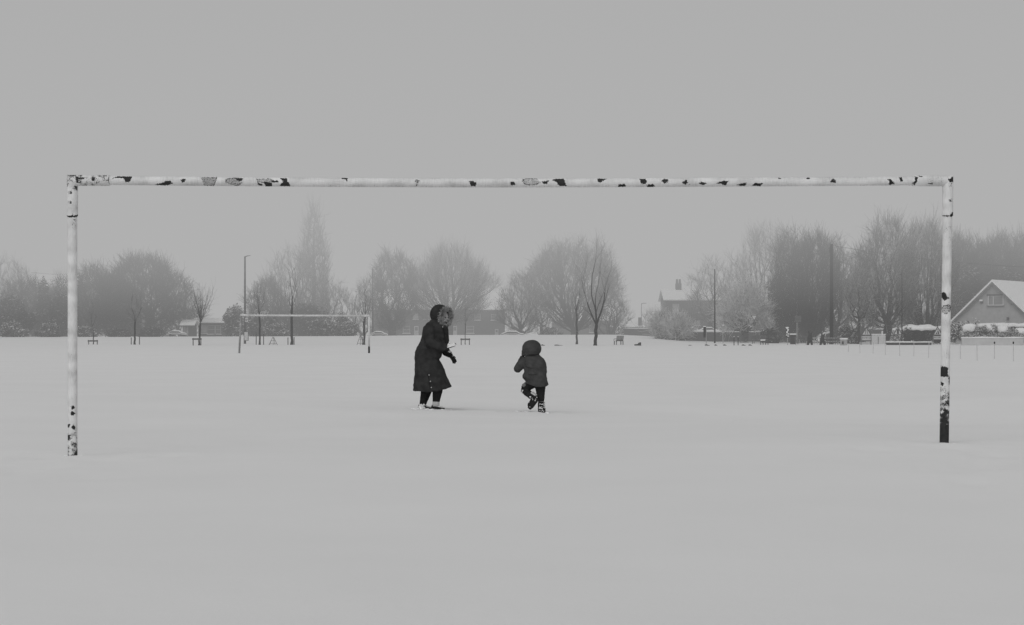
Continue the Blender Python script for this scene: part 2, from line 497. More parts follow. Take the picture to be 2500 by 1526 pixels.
def make_bush(name, label, px, y, top, halfw, n=2500, leaf='leaf', size=0.10, seed=1, cat='bush', group='snowy bushes beyond the field', nb=9,
              basepy=None, depth=0.8, stem=True, shape=1.0, snowcap=False):
    rng = np.random.default_rng(seed)
    x = (px - 1250) / F * y; k = y / F
    z0 = gz(x, y) - 0.05 if basepy is None else CAMZ + (HZ - basepy) / F * y
    H = CAMZ + (HZ - top) / F * y - z0; W = halfw * k
    root = thing(name, label, cat, (x, y, z0), 0, group)
    blobs = []
    for i in range(nb):
        t = rng.uniform(0.12, 0.8)
        ww = W * (1 - t ** 2 * 0.75 * shape)
        r = rng.uniform(0.22, 0.42)
        blobs.append((rng.uniform(-1, 1) * ww * 0.75, rng.uniform(-1, 1) * W * depth * 0.5, t * H, W * r, W * r * depth, min(H * 0.24, W * r)))
    blobs.append((0, 0, H * 0.62, W * 0.5, W * 0.4, H * 0.36))
    blobs.append((0, 0, H * 0.3, W * 0.8, W * 0.6, H * 0.32))
    V, Fq = leaf_cloud(rng, blobs, n, size)
    np_mesh('foliage', V, Fq, M[leaf], root)
    if snowcap:
        m = MB(); m.ball((0, 0, 0), W * .66, W * .55, H * .2, 26, 14)
        vv = []
        for v in m.v:
            q = Vector(v); d = 1 + .22 * noise.noise(q * 2.2 + Vector((seed, 0, 0))) + .12 * noise.noise(q * 6 + Vector((seed, 3, 0)))
            vv.append((q.x * d, q.y * d, H * .80 + q.z * d - (0.10 * H * (1 + noise.noise(q * 5)) if q.z < 0 else 0)))
        m.v = vv; m.build('snow_cap', M['loose_snow'], root, True)
    if stem:
        m = MB()
        for i in range(5):
            a = rng.uniform(-1, 1); b = rng.uniform(-1, 1)
            m.tube([(a * .08, b * .08, 0), (a * W * .3, b * W * .2, H * .35), (a * W * .55, b * W * .4, H * .75)], [0.05, 0.03, 0.012], 5)
        m.build('stem', M['bark_dark'], root)
    return root


def make_hedge(name, label, px0, px1, y, top, base, leaf, seed, n=5000, depth=1.0, size=0.08, snow=True, group='clipped hedges by the road', snowh=0.25):
    """hedge with a snow-covered top"""
    rng = np.random.default_rng(seed); k = y / F
    x0, x1 = (px0 - 1250) * k, (px1 - 1250) * k; xm = (x0 + x1) / 2
    zb = CAMZ + (HZ - base) * k; zt = CAMZ + (HZ - top) * k
    root = thing(name, label, 'hedge', (xm, y, zb), 0, group)
    W = (x1 - x0) / 2; H = zt - zb
    blobs = []
    nb = max(4, int((x1 - x0) / (H * 0.5)))
    for i in range(nb):
        bx = -W + (i + 0.5) * 2 * W / nb
        blobs.append((bx, rng.uniform(-.1, .1), H * rng.uniform(.48, .55), W / nb * 1.35, depth * 0.5, H * rng.uniform(0.44, 0.52)))
    V, Fq = leaf_cloud(rng, blobs, n, size)
    np_mesh('foliage', V, Fq, M[leaf], root)
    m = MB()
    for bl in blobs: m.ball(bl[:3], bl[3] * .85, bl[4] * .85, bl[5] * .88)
    m.build('dark_core', M['core'], root, True)  # solid core coloured dark for the shade between the leaves
    if snow:
        rings = []
        N = max(8, nb * 4)
        for i in range(N + 1):
            xx = -W * 1.02 + 2.04 * W * i / N
            e = max(0.12, math.sin(PI * min(1, max(0, i / N)))) ** 0.3
            hh = H * 0.9 + snowh * (0.6 + 0.5 * noise.noise(Vector((xx * 1.3, seed, 0)))) * e
            lo_ = H * 0.84 - 0.1 + 0.14 * noise.noise(Vector((xx * 2.5, seed, 3)))
            dd = depth * 0.56 * e
            rings.append([(xx, -dd, lo_), (xx, -dd * .8, (lo_ + hh) / 2 + .08), (xx, -dd * .3, hh), (xx, dd * .3, hh), (xx, dd * .8, (lo_ + hh) / 2 + .08), (xx, dd, lo_)])
        MB().loft(rings).build('snow_cap', M['loose_snow'], root, True)
    return root


# ------------------------------------------------------------------ the snow-covered field
def build_ground():
    ys = list(np.arange(-20, 4, 4.0)) + list(np.arange(4, 36, 0.16)) + list(np.arange(36, 70, 0.7)) + list(np.arange(70, 240, 1.6)) + list(np.arange(240, 420, 9)) + [450, 550, 700, 1000, 1500, 2500]
    xs = [-1500, -900, -500, -300, -200, -150] + list(np.arange(-120, -12, 3.0)) + list(np.arange(-12, -5, 0.5)) + list(np.arange(-5, 5.01, 0.125)) + list(np.arange(5.5, 12, 0.5)) + list(np.arange(12, 121, 3.0)) + [150, 200, 300, 500, 900, 1500]
    V = []
    for y in ys:
        for x in xs:
            z = gz(x, max(y, 0.1))
            if y < 60:
                z += 0.015 * noise.noise(Vector((x * 0.5, y * 0.35, 1))) + 0.008 * noise.noise(Vector((x * 1.9, y * 1.6, 4)))
                # trampled snow round the feet and posts
                for fx, fy, a in FEET:
                    d = math.hypot((x - fx) / 1.4, y - fy)
                    if d < 1.2:
                        z += -a * math.exp(-(d / 0.28) ** 2) * 0.3 + 0.028 * noise.noise(Vector((x * 6, y * 5, 9))) * math.exp(-(d / 0.6) ** 2)
                d = abs(y - 29.9)
                if d < 1.4 and -3.6 < x < 2.2:
                    z += 0.03 * noise.noise(Vector((x * 3.1, y * 2.4, 2))) * (1 - d / 1.4)
                for fx, fy in ((POST_L[0], POST_L[1]), (POST_R[0], POST_R[1])):
                    d = math.hypot(x - fx, y - fy)
                    if d < 1.5: z += 0.03 * noise.noise(Vector((x * 4, y * 3, 6))) * (1 - d / 1.5) + (0.03 * noise.noise(Vector((x * 11, y * 7, 3))) + 0.012) * math.exp(-(d / .22) ** 2)
                ed = sst(2.2, 3.2, abs(x)) * sst(10, 12, y) * (1 - sst(15, 19, y))
                if ed > 0:
                    q = noise.noise(Vector((x * 2.6, y * 1.5, 12)))
                    z -= 0.08 * ed * max(0, q - 0.12) + 0.006 * ed * noise.noise(Vector((x * 8, y * 5, 2)))
            V.append((x, y, z))
    nx, ny = len(xs), len(ys)
    i, j = np.meshgrid(np.arange(nx - 1), np.arange(ny - 1))
    b = (j * nx + i).ravel()
    Fq = np.stack([b, b + 1, b + nx + 1, b + nx], axis=1)
    o = np_mesh('snow_field', np.array(V), Fq, M['snow'])
    o.data.shade_smooth()
    tag(o, kind='structure')
    return o


YL, YR = 15.8, 16.15
POST_L = at(176.5, 1108, YL); POST_R = at(2305, 1078, YR)


# ------------------------------------------------------------------ the goal in front
def zp(x0, y0, s, pts):
    return [(x0 + u / s, y0 + v / s) for u, v in pts]


def inpoly(p, poly):
    x, y = p; c = False; j = len(poly) - 1
    for i in range(len(poly)):
        xi, yi = poly[i]; xj, yj = poly[j]
        if (yi > y) != (yj > y) and x < (xj - xi) * (y - yi) / (yj - yi) + xi: c = not c
        j = i
    return c


S1 = 2464 / 600
BARE = [zp(x0, 410, S1, p) for x0, p in [
    (150, [(498, 108), (560, 83), (702, 85), (706, 102), (682, 142), (638, 142), (625, 105), (540, 101)]),
    (150, [(930, 170), (1010, 148), (1060, 128), (1098, 133), (1115, 160), (1040, 176)]),
    (150, [(1195, 125), (1215, 107), (1246, 110), (1240, 137), (1215, 147)]),
    (150, [(1728, 98), (1826, 105), (1810, 130), (1775, 132)]),
    (150, [(1958, 148), (2010, 160), (2022, 175), (1980, 177)]),
    (150, [(2030, 136), (2112, 150), (2112, 186), (2045, 186)]),
    (150, [(2105, 122), (2180, 130), (2178, 142), (2110, 150)]),
    (150, [(2190, 103), (2262, 103), (2265, 140), (2292, 158), (2292, 184), (2198, 184), (2193, 165), (2225, 140)]),
    (150, [(240, 95), (200, 92), (165, 100), (165, 112), (225, 112)]), (150, [(300, 100), (335, 105), (325, 132), (300, 125)]),
    (750, [(343, 101), (407, 101), (399, 130), (392, 130), (388, 112), (352, 110)]),
    (750, [(1622, 140), (1650, 128), (1702, 150), (1687, 182), (1648, 182)]),
    (750, [(2042, 142), (2082, 142), (2088, 174), (2042, 172)]),
    (1250, [(296, 138), (372, 126), (345, 162), (312, 160)]),
    (1250, [(403, 120), (440, 108), (518, 108), (535, 150), (548, 182), (480, 182), (440, 140)]),
    (1250, [(852, 106), (960, 110), (908, 130), (885, 150), (858, 140)]),
    (1250, [(1066, 165), (1136, 158), (1142, 187), (1066, 190)]),
    (1250, [(1281, 110), (1342, 110), (1357, 145), (1322, 164), (1285, 152)]),
    (1250, [(1348, 178), (1368, 162), (1420, 164), (1428, 182), (1410, 195), (1358, 195)]),
    (1250, [(1497, 125), (1530, 110), (1564, 113), (1562, 142), (1530, 162), (1515, 146)]),
    (1250, [(1706, 152), (1742, 117), (1768, 150), (1735, 166)]), (1250, [(1872, 155), (1905, 138), (1950, 155), (1920, 175)]),
    (1250, [(2046, 157), (2110, 128), (2174, 128), (2140, 178), (2092, 157)]),
    (1250, [(2246, 174), (2352, 148), (2342, 178)]),
    (1790, [(28, 172), (90, 153), (134, 150), (95, 180)]), (1790, [(188, 178), (215, 152), (303, 152), (272, 183)]),
    (1790, [(442, 103), (462, 95), (486, 103), (462, 111)]), (1790, [(730, 106), (752, 94), (770, 102), (752, 116)]),
    (1790, [(972, 142), (1000, 106), (1030, 130), (1028, 153)]),
    (1790, [(1547, 115), (1575, 106), (1618, 157), (1582, 172), (1553, 160), (1572, 140)]),
    (1790, [(1663, 98), (1692, 93), (1703, 132), (1680, 138)]),
    (1790, [(1822, 83), (1852, 98), (1842, 140), (1815, 177), (1793, 150), (1825, 130)]),
    (1790, [(1846, 78), (1907, 83), (1890, 97)]), (1790, [(1946, 157), (2002, 149), (1996, 167)]),
    (1790, [(2156, 115), (2209, 86), (2209, 142), (2175, 148)])]]
S2 = 1504 / 420
BARE += [zp(2230, 680, S2, p) for p in [
    [(240, 130), (262, 116), (285, 128), (296, 160), (318, 172), (290, 182), (272, 194), (250, 170)],
    [(230, 766), (262, 770), (304, 778), (298, 832), (318, 862), (230, 858)], [(236, 900), (268, 916), (255, 942), (240, 930)],
    [(310, 866), (322, 872), (318, 930), (310, 920)]]]
S3 = 10.027
BARE += [zp(2240, 410, S3, p) for p in [
    [(755, 285), (880, 205), (885, 330), (820, 360), (770, 330)], [(875, 1040), (880, 1175), (850, 1205), (800, 1190), (785, 1165), (840, 1110)],
    [(605, 1165), (700, 1160), (800, 1168), (800, 1190), (720, 1190), (620, 1180)], [(770, 770), (840, 760), (850, 800), (820, 835), (775, 825)],
    [(815, 360), (835, 370), (825, 480), (812, 470)]]]
S4 = 1504 / 280
BARE += [zp(100, 860, S4, p) for p in [
    [(395, 715), (417, 697), (442, 708), (440, 740), (415, 750), (398, 738)], [(386, 795), (417, 768), (450, 800), (430, 828), (392, 825)],
    [(398, 965), (430, 952), (458, 985), (435, 1020), (402, 995)], [(340, 1072), (380, 1085), (376, 1158), (340, 1155)],
    [(345, 950), (384, 940), (368, 988), (345, 985)], [(465, 1250), (490, 1250), (490, 1310), (465, 1310)]]]
S5 = 1504 / 500
BARE += [zp(0, 400, S5, p) for p in [
    [(480, 372), (500, 384), (525, 380), (532, 362), (540, 380), (560, 378), (575, 365), (575, 392), (480, 392)],
    [(510, 202), (526, 204), (524, 222), (512, 220)], [(508, 276), (518, 270), (528, 278), (522, 292), (508, 288)],
    [(550, 165), (568, 165), (568, 200), (560, 190)], [(556, 92), (575, 92), (575, 140), (560, 140)], [(485, 70), (560, 78), (560, 88), (485, 80)]]]
FLAKE = [zp(150, 410, S1, p) for p in [[(1398, 95), (1562, 92), (1545, 150), (1525, 180), (1430, 178)], [(1640, 150), (1650, 108), (1735, 98), (1815, 150), (1770, 182)],
                                       [(1955, 108), (2110, 108), (2120, 145), (1965, 150)]]]
FLAKE += [zp(750, 410, S1, p) for p in [[(1080, 133), (1100, 112), (1126, 133), (1105, 156), (1108, 185), (1096, 185), (1096, 156)],
                                        [(2148, 130), (2190, 103), (2300, 103), (2347, 150), (2250, 178), (2190, 172)]]]
FLAKE += [zp(2230, 680, S2, [(240, 265), (262, 236), (325, 226), (325, 280), (300, 306), (262, 308)])]
FLAKE_AREA = [  # (x0, x1, y0, y1, strength at top/left, at bottom/right)
    (2285, 2330, 940, 1008, 0.35, 0.8), (2285, 2330, 1006, 1040, 0.82, 0.99), (2285, 2330, 1036, 1116, 0.97, 1.5), (155, 200, 1045, 1120, 0.35, 0.75), (155, 200, 1020, 1045, 0.1, 0.35),
    (160, 266, 424, 456, 0.55, 0.45), (263, 267, 424, 456, 0.6, 0.7), (160, 192, 456, 480, 0.45, 0.15), (2294, 2325, 552, 600, 0.42, 0.2),
    (170, 186, 535, 560, 0.5, 0.25), (2285, 2330, 770, 880, 0.22, 0.25), (1790 + 1940 / S1, 1790 + 2209 / S1, 425, 458, 0.3, 0.3),
    (165, 190, 560, 1020, 0.13, 0.22), (270, 2290, 428, 449, 0.13, 0.15), (270, 2290, 449, 462, 0.24, 0.30), (2285, 2330, 600, 770, 0.17, 0.24)]


def wear_at(px, py, seedv, front):
    q = Vector((px * 0.35, py * 0.35, seedv))
    jx = noise.noise(q) * 2.2 + noise.noise(q * 2.7) * 1.1
    jy = noise.noise(q + Vector((9, 3, 1))) * 2.0 + noise.noise(q * 2.7 + Vector((4, 4, 4))) * 1.0
    p = (px + jx, py + jy)
    bare = 0.0; fl = 0.0; dirty = 0.0
    if front:
        for po in BARE:
            if abs(po[0][0] - px) < 60 and inpoly(p, po): bare = 1.0; break
        for po in FLAKE:
            if abs(po[0][0] - px) < 70 and inpoly(p, po):
                fl = 0.48; dirty = 1.0
                if not inpoly((p[0] + 1.6, p[1] + 1.2), po) or not inpoly((p[0] - 1.6, p[1] - 1.2), po): fl = 0.8
    else:
        if noise.noise(Vector((px * 0.03, py * 0.03, seedv + 7))) > 0.52: bare = 1.0
    for x0, x1, y0, y1, a, b in FLAKE_AREA:
        if x0 <= px <= x1 and y0 <= py <= y1:
            k = (py - y0) / (y1 - y0)
            q2 = noise.noise(Vector((px * 0.09, py * 0.09, seedv + 3)))
            fl = max(fl, (a + (b - a) * k) * max(0.3, min(1.25, 0.95 + 1.1 * q2)) if b < 1 else a + (b - a) * k)
    gr = 0.36 + 0.55 * noise.noise(Vector((px * 0.02, py * 0.05, seedv + 2))) + 0.3 * noise.noise(Vector((px * 0.3, py * 0.08, seedv + 5)))
    return bare, max(dirty, min(1, gr)), fl


def painted_tube(name, pts, rad, parent, seedv, step=0.005, n=56, cap=True, ends=None, mat='paint'):
    """Finely divided tube through pts (world), paint wear stored per vertex. ends: plane normals at both ends for mitred corners"""
    pts = [Vector(p) for p in pts]
    L = [0]
    for a, b in zip(pts, pts[1:]): L.append(L[-1] + (b - a).length)
    N = max(3, int(L[-1] / step))
    o0 = Vector(parent.location)
    rings = []; cols = []
    ref = None
    for i in range(N + 1):
        s = L[-1] * i / N
        k = max(j for j in range(len(pts) - 1) if L[j] <= s + 1e-9)
        u = (s - L[k]) / (L[k + 1] - L[k])
        # smooth interpolation of the sagging axis
        if len(pts) > 2:
            p_1 = pts[max(0, k - 1)]; p0 = pts[k]; p1 = pts[k + 1]; p2 = pts[min(len(pts) - 1, k + 2)]
            p = 0.5 * ((2 * p0) + (p1 - p_1) * u + (2 * p_1 - 5 * p0 + 4 * p1 - p2) * u * u + (3 * p0 - p_1 - 3 * p1 + p2) * u ** 3)
        else:
            p = pts[k].lerp(pts[k + 1], u)
        d = (pts[k + 1] - pts[k]).normalized()
        if ref is None: ref = Vector((0, -1, 0))
        a = (ref - d * ref.dot(d)).normalized(); b = d.cross(a)
        ring = []
        for j in range(n):
            t = 2 * PI * j / n
            off = a * math.cos(t) + b * math.sin(t)
            w = p + off * (rad * (1 + 0.012 * noise.noise(Vector((s * 9, t, seedv)))))
            if ends:
                nrm, e0 = ends[0] if i <= N // 2 else ends[1]
                if nrm is not None:
                    # slide along the axis so that the tube ends on the mitre plane
                    tt = (e0 - w).dot(nrm) / d.dot(nrm)
                    fall = 1 - (i / N if i <= N // 2 else 1 - i / N) * 2
                    base = (e0 - p).dot(nrm) / d.dot(nrm)
                    w = w + d * (tt - base) * max(0, fall)
            ring.append(w)
            px = 1250 + F * w.x / w.y; py = HZ - F * (w.z - CAMZ) / w.y
            cols.append(wear_at(px, py, seedv, off.y < 0.12))
        rings.append([w - o0 for w in ring])
    ob = MB().loft(rings, cap).build(name, M[mat], parent, True)
    at_ = ob.data.color_attributes.new('wear', 'FLOAT_COLOR', 'POINT')
    arr = np.ones((len(ob.data.vertices), 4), dtype=np.float32)
    arr[:len(cols), :3] = np.array(cols, dtype=np.float32)[:len(ob.data.vertices)]
    at_.data.foreach_set('color', arr.ravel())
    return ob


def clump(name, c, r, seed, flat, parent=None, lab=None):
    """a lump of loose snow lying on the field"""
    c = Vector(c); m = MB(); m.ball((0, 0, 0), r, r * 0.8, r * flat, 16, 10)
    vs = []
    for v in m.v:
        q = Vector(v); vs.append(q * (1 + 0.55 * noise.noise(q / r * 1.3 + Vector((seed, 0, 0))) + 0.25 * noise.noise(q / r * 3.1 + Vector((seed, 5, 0)))))
    m.v = [tuple(q) for q in vs]
    o = m.build(name, M['loose_snow'], parent, True)
    o.location = c
    return o


def build_goal():
    root = thing('football_goal', 'tall white goal with chipped black patches, nearest goal, standing across the whole foreground', 'goal',
                 ((POST_L + POST_R) / 2), 0, 'football goals on the snowy field')
    k = YL / F
    rb, rp, rsl = 11.2 * k, 11.6 * k, 13.3 * k

    def dep(px): return YL + (YR - YL) * (px - 176) / (2310 - 176)
    axis = [(176.5, 439.5), (265, 440.5), (460, 442.5), (750, 444.8), (1020, 446.2), (1250, 446.6), (1500, 446.0), (1800, 444.6), (2050, 443.0), (2235, 441.8), (2314, 441.0)]
    ap = [at(px, py, dep(px)) for px, py in axis]
    painted_tube('crossbar', [ap[1]] + ap[2:-1], rb, root, 1.0)
    cl, cr = at(177, 440.5, YL), at(2314, 442.0, YR)
    nl = Vector((1, 0, 1)).normalized(); nr = Vector((1, 0, -1)).normalized()
    s1 = painted_tube('corner_bracket', [cl, at(267, 440.8, dep(267))], rsl, root, 2.0, ends=[(nl, cl), (None, None)])
    s1v = painted_tube('corner_bracket_leg', [cl, at(176.8, 528, YL)], rsl, root, 3.0, ends=[(nl, cl), (None, None)])
    s2 = painted_tube('corner_bracket', [at(2228, 441.6, dep(2228)), cr], rsl, root, 4.0, ends=[(None, None), (nr, cr)])
    s2v = painted_tube('corner_bracket_leg', [cr, at(2313.6, 527, YR)], rsl, root, 5.0, ends=[(nr, cr), (None, None)])
    for a, b in ((s1, s1v), (s2, s2v)): b.parent = a
    pl = painted_tube('goalpost', [at(176.8, 527, YL), at(177.3, 1135, YL)], rp, root, 6.0)
    pr = painted_tube('goalpost', [at(2313.4, 526, YR), at(2304.6, 1112, YR)], rp * 0.985, root, 7.0)
    pr['label'] = 'goalpost with its lower end rusted black'
    # bolts
    for px, py, y, par in ((172, 494, YL, s1), (172, 470, YL, s1), (2275, 441, YR, s2), (2321, 489, YR, s2)):
        c = at(px, py, y) - Vector((0, rsl * 0.95, 0)) - root.location
        m = MB(); m.tube([c + Vector((0, .014, 0)), c + Vector((0, -.006, 0))], 0.011, 6); m.build('bolt', M['signface'], par)
    rr = random.Random(4)
    for px, py, y, lab in ((177.3, 1110, YL, 'small lumps of snow packed round the foot of the left goalpost'), (2304.8, 1080, YR, 'small lumps of snow packed round the rusted foot of the right goalpost')):
        c = at(px, py, y)
        for i in range(4):
            a = -PI / 2 + rr.uniform(-1.5, 1.5); d = rr.uniform(.045, .09)
            o = clump('snow_lump', (c.x + d * math.cos(a), c.y + d * math.sin(a) * 1.0, 0), rr.uniform(.010, .020), i + int(px), .7)
            o.location.z = gz(o.location.x, o.location.y)
            tag(o, lab, 'snow lump', 'snow lumps at the left goalpost' if px < 1000 else 'snow lumps at the right goalpost')
    return root


def build_far_goal():
    y = 110.0; k = y / F
    b0 = at(582, 862, y); b1 = at(901, 862, y)
    root = thing('football_goal', 'distant thin white goal in front of the poplar at the far end of the field', 'goal', (b0 + b1) / 2, 0, 'football goals on the snowy field')
    o = Vector(root.location)
    def part(name, pts, r, mat, n=10, par=None):
        m = MB(); m.tube([Vector(p) - o for p in pts], r, n); return m.build(name, mat, par or root, True)
    mw = plain('distant_goal_paint', 0.6, 0.6, 0.15, 3)
    part('crossbar', [at(588, 770, y), at(740, 770.5, y), at(901, 771, y)], 0.058, mw)
    part('corner_bracket', [at(586.5, 769.5, y), at(609, 770, y)], 0.072, mw)
    part('corner_bracket', [at(885, 771, y), at(902.5, 771, y)], 0.072, mw)
    pl = part('goalpost', [at(588.5, 771, y), at(584, 866, y)], 0.056, plain('distant_post_paint', 0.30, 0.7, 0.3, 3))
    pr = part('goalpost', [at(901, 771, y), at(901, 846, y)], 0.058, mw)
    part('rusty_foot', [at(901, 846, y), at(901, 866, y)], 0.0585, M['dark'], par=pr)
    return root


# ------------------------------------------------------------------ people
def hand(m, wrist, d, up, s, curl, spread=0.25, thumb_side=1, thumbang=0.7):
    """Palm, four fingers of unequal length and a thumb. d: pointing direction, up: back of the hand, s: hand length"""
    d = Vector(d).normalized(); up = Vector(up); up = (up - d * up.dot(d)).normalized(); side = d.cross(up) * thumb_side
    w = Vector(wrist)
    m.tube([w - d * .03 * s / .18, w + d * .02, w + d * s * .3, w + d * s * .5], [s * .16, s * .17, s * .22, s * .21], 10, flat=0.5, up=up)
    for i, (off, ln) in enumerate(((.165, .42), (.055, .48), (-.055, .45), (-.155, .34))):
        p = w + d * s * .46 + side * off * s
        dd = (d + side * spread * off * 3).normalized(); pts = [p]
        for j in range(3):
            ang = curl * (j + 0.6)
            q = dd * math.cos(ang) - up * math.sin(ang)
            pts.append(pts[-1] + q * ln * s * (.42, .32, .26)[j])
        m.tube(pts, [s * .062, s * .058, s * .052, s * .042], 7)
    p = w + d * s * .16 + side * s * .15
    t1 = (d * math.cos(thumbang) + side * math.sin(thumbang) - up * .25).normalized()
    m.tube([p - side * .05 * s, p + t1 * s * .2, p + (t1 * .75 + d * .35).normalized() * s * .38], [s * .075, s * .065, s * .05], 7)


def head_mesh(m, c, fdir, R, chin=1.0):
    """Head with nose, brows, lips, chin and ears, looking along fdir; R = half the head height"""
    f = Vector(fdir).normalized(); u = Vector((0, 0, 1)); u = (u - f * u.dot(f)).normalized(); s = f.cross(u); c = Vector(c)
    rot = Matrix((s, f, u)).transposed()
    m.ball(c + u * R * .15, R * .76, R * .92, R * .85, 18, 12, rot)
    m.ball(c - u * R * .35 + f * R * .22, R * .58, R * .62, R * .62, 16, 10, rot)
    m.ball(c - u * R * .82 + f * R * .58, R * .22, R * .2, R * .17, 10, 7, rot)
    m.tube([c + u * R * .12 + f * R * .82, c - u * R * .12 + f * R * 1.02, c - u * R * .26 + f * R * 1.0], [R * .07, R * .11, R * .13], 8)
    m.ball(c - u * R * .52 + f * R * .82, R * .24, R * .1, R * .09, 10, 6, rot)
    for k in (-1, 1):
        m.ball(c + u * R * .16 + f * R * .80 + s * k * R * .3, R * .24, R * .1, R * .07, 10, 6, rot)
        m.ball(c - u * R * .12 + f * R * .68 + s * k * R * .36, R * .22, R * .2, R * .2, 10, 6, rot)
        m.ball(c - u * R * .02 - f * R * .05 + s * k * R * .78, R * .1, R * .2, R * .28, 10, 6, rot)
    return f, u, s


def loft_sections(m, secs, n=28, power=2.4, slope=None):
    """secs: (z, xl, xr, half depth, centre y)"""
    rings = []
    for (z, xl, xr, hd, yc) in secs:
        cx, hx = (xl + xr) / 2, (xr - xl) / 2; ring = []
        for i in range(n):
            t = 2 * PI * i / n
            cs, sn = math.cos(t), math.sin(t)
            e = 2 / power
            X = cx + hx * math.copysign(abs(cs) ** e, cs); Y = yc + hd * math.copysign(abs(sn) ** e, sn)
            zz = z + (slope(X, Y) if slope and (z, xl, xr, hd, yc) == secs[0] else 0)
            ring.append((X, Y, zz))
        rings.append(ring)
    m.loft(rings)


def fur_ring(parent, c, nrm, r_v, r_h, n, length, seed, name='fur_trim'):
    rng = random.Random(seed)
    nrm = Vector(nrm).normalized(); u = Vector((0, 0, 1)); u = (u - nrm * u.dot(nrm)).normalized(); s = nrm.cross(u); c = Vector(c)
    m = MB()
    N = 36; base = []
    for i in range(N + 1):
        t = 2 * PI * i / N
        base.append(c + u * math.cos(t) * r_v + s * math.sin(t) * r_h)
    m.tube(base, 0.022, 8, cap=False)
    for i in range(n):
        t = rng.uniform(0, 2 * PI)
        rad = (u * math.cos(t) * r_v + s * math.sin(t) * r_h); rn = rad.normalized()
        ph = rng.uniform(-0.6, 2.9)
        d = (rn * math.cos(ph - .6) * 1.0 + nrm * math.sin(ph) * 0.9 + Vector((rng.gauss(0, .3), rng.gauss(0, .3), rng.gauss(0, .3)))).normalized()
        p = c + rad + d * 0.018
        L = length * rng.uniform(.45, 1.15) * (1.0 if rn.dot(d) > 0 else 0.3)
        side = d.cross(Vector((rng.gauss(0, 1), rng.gauss(0, 1), rng.gauss(0, 1)))).normalized() * 0.0035
        mid = p + d * L * .55 + Vector((0, 0, -.004)); tip = p + d * L + Vector((rng.gauss(0, .006), rng.gauss(0, .006), -.012))
        m.add([p - side, p + side, mid + side * .8, mid - side * .8, tip], [(0, 1, 2, 3), (3, 2, 4)])
    return m.build(name, M['fur'], parent)


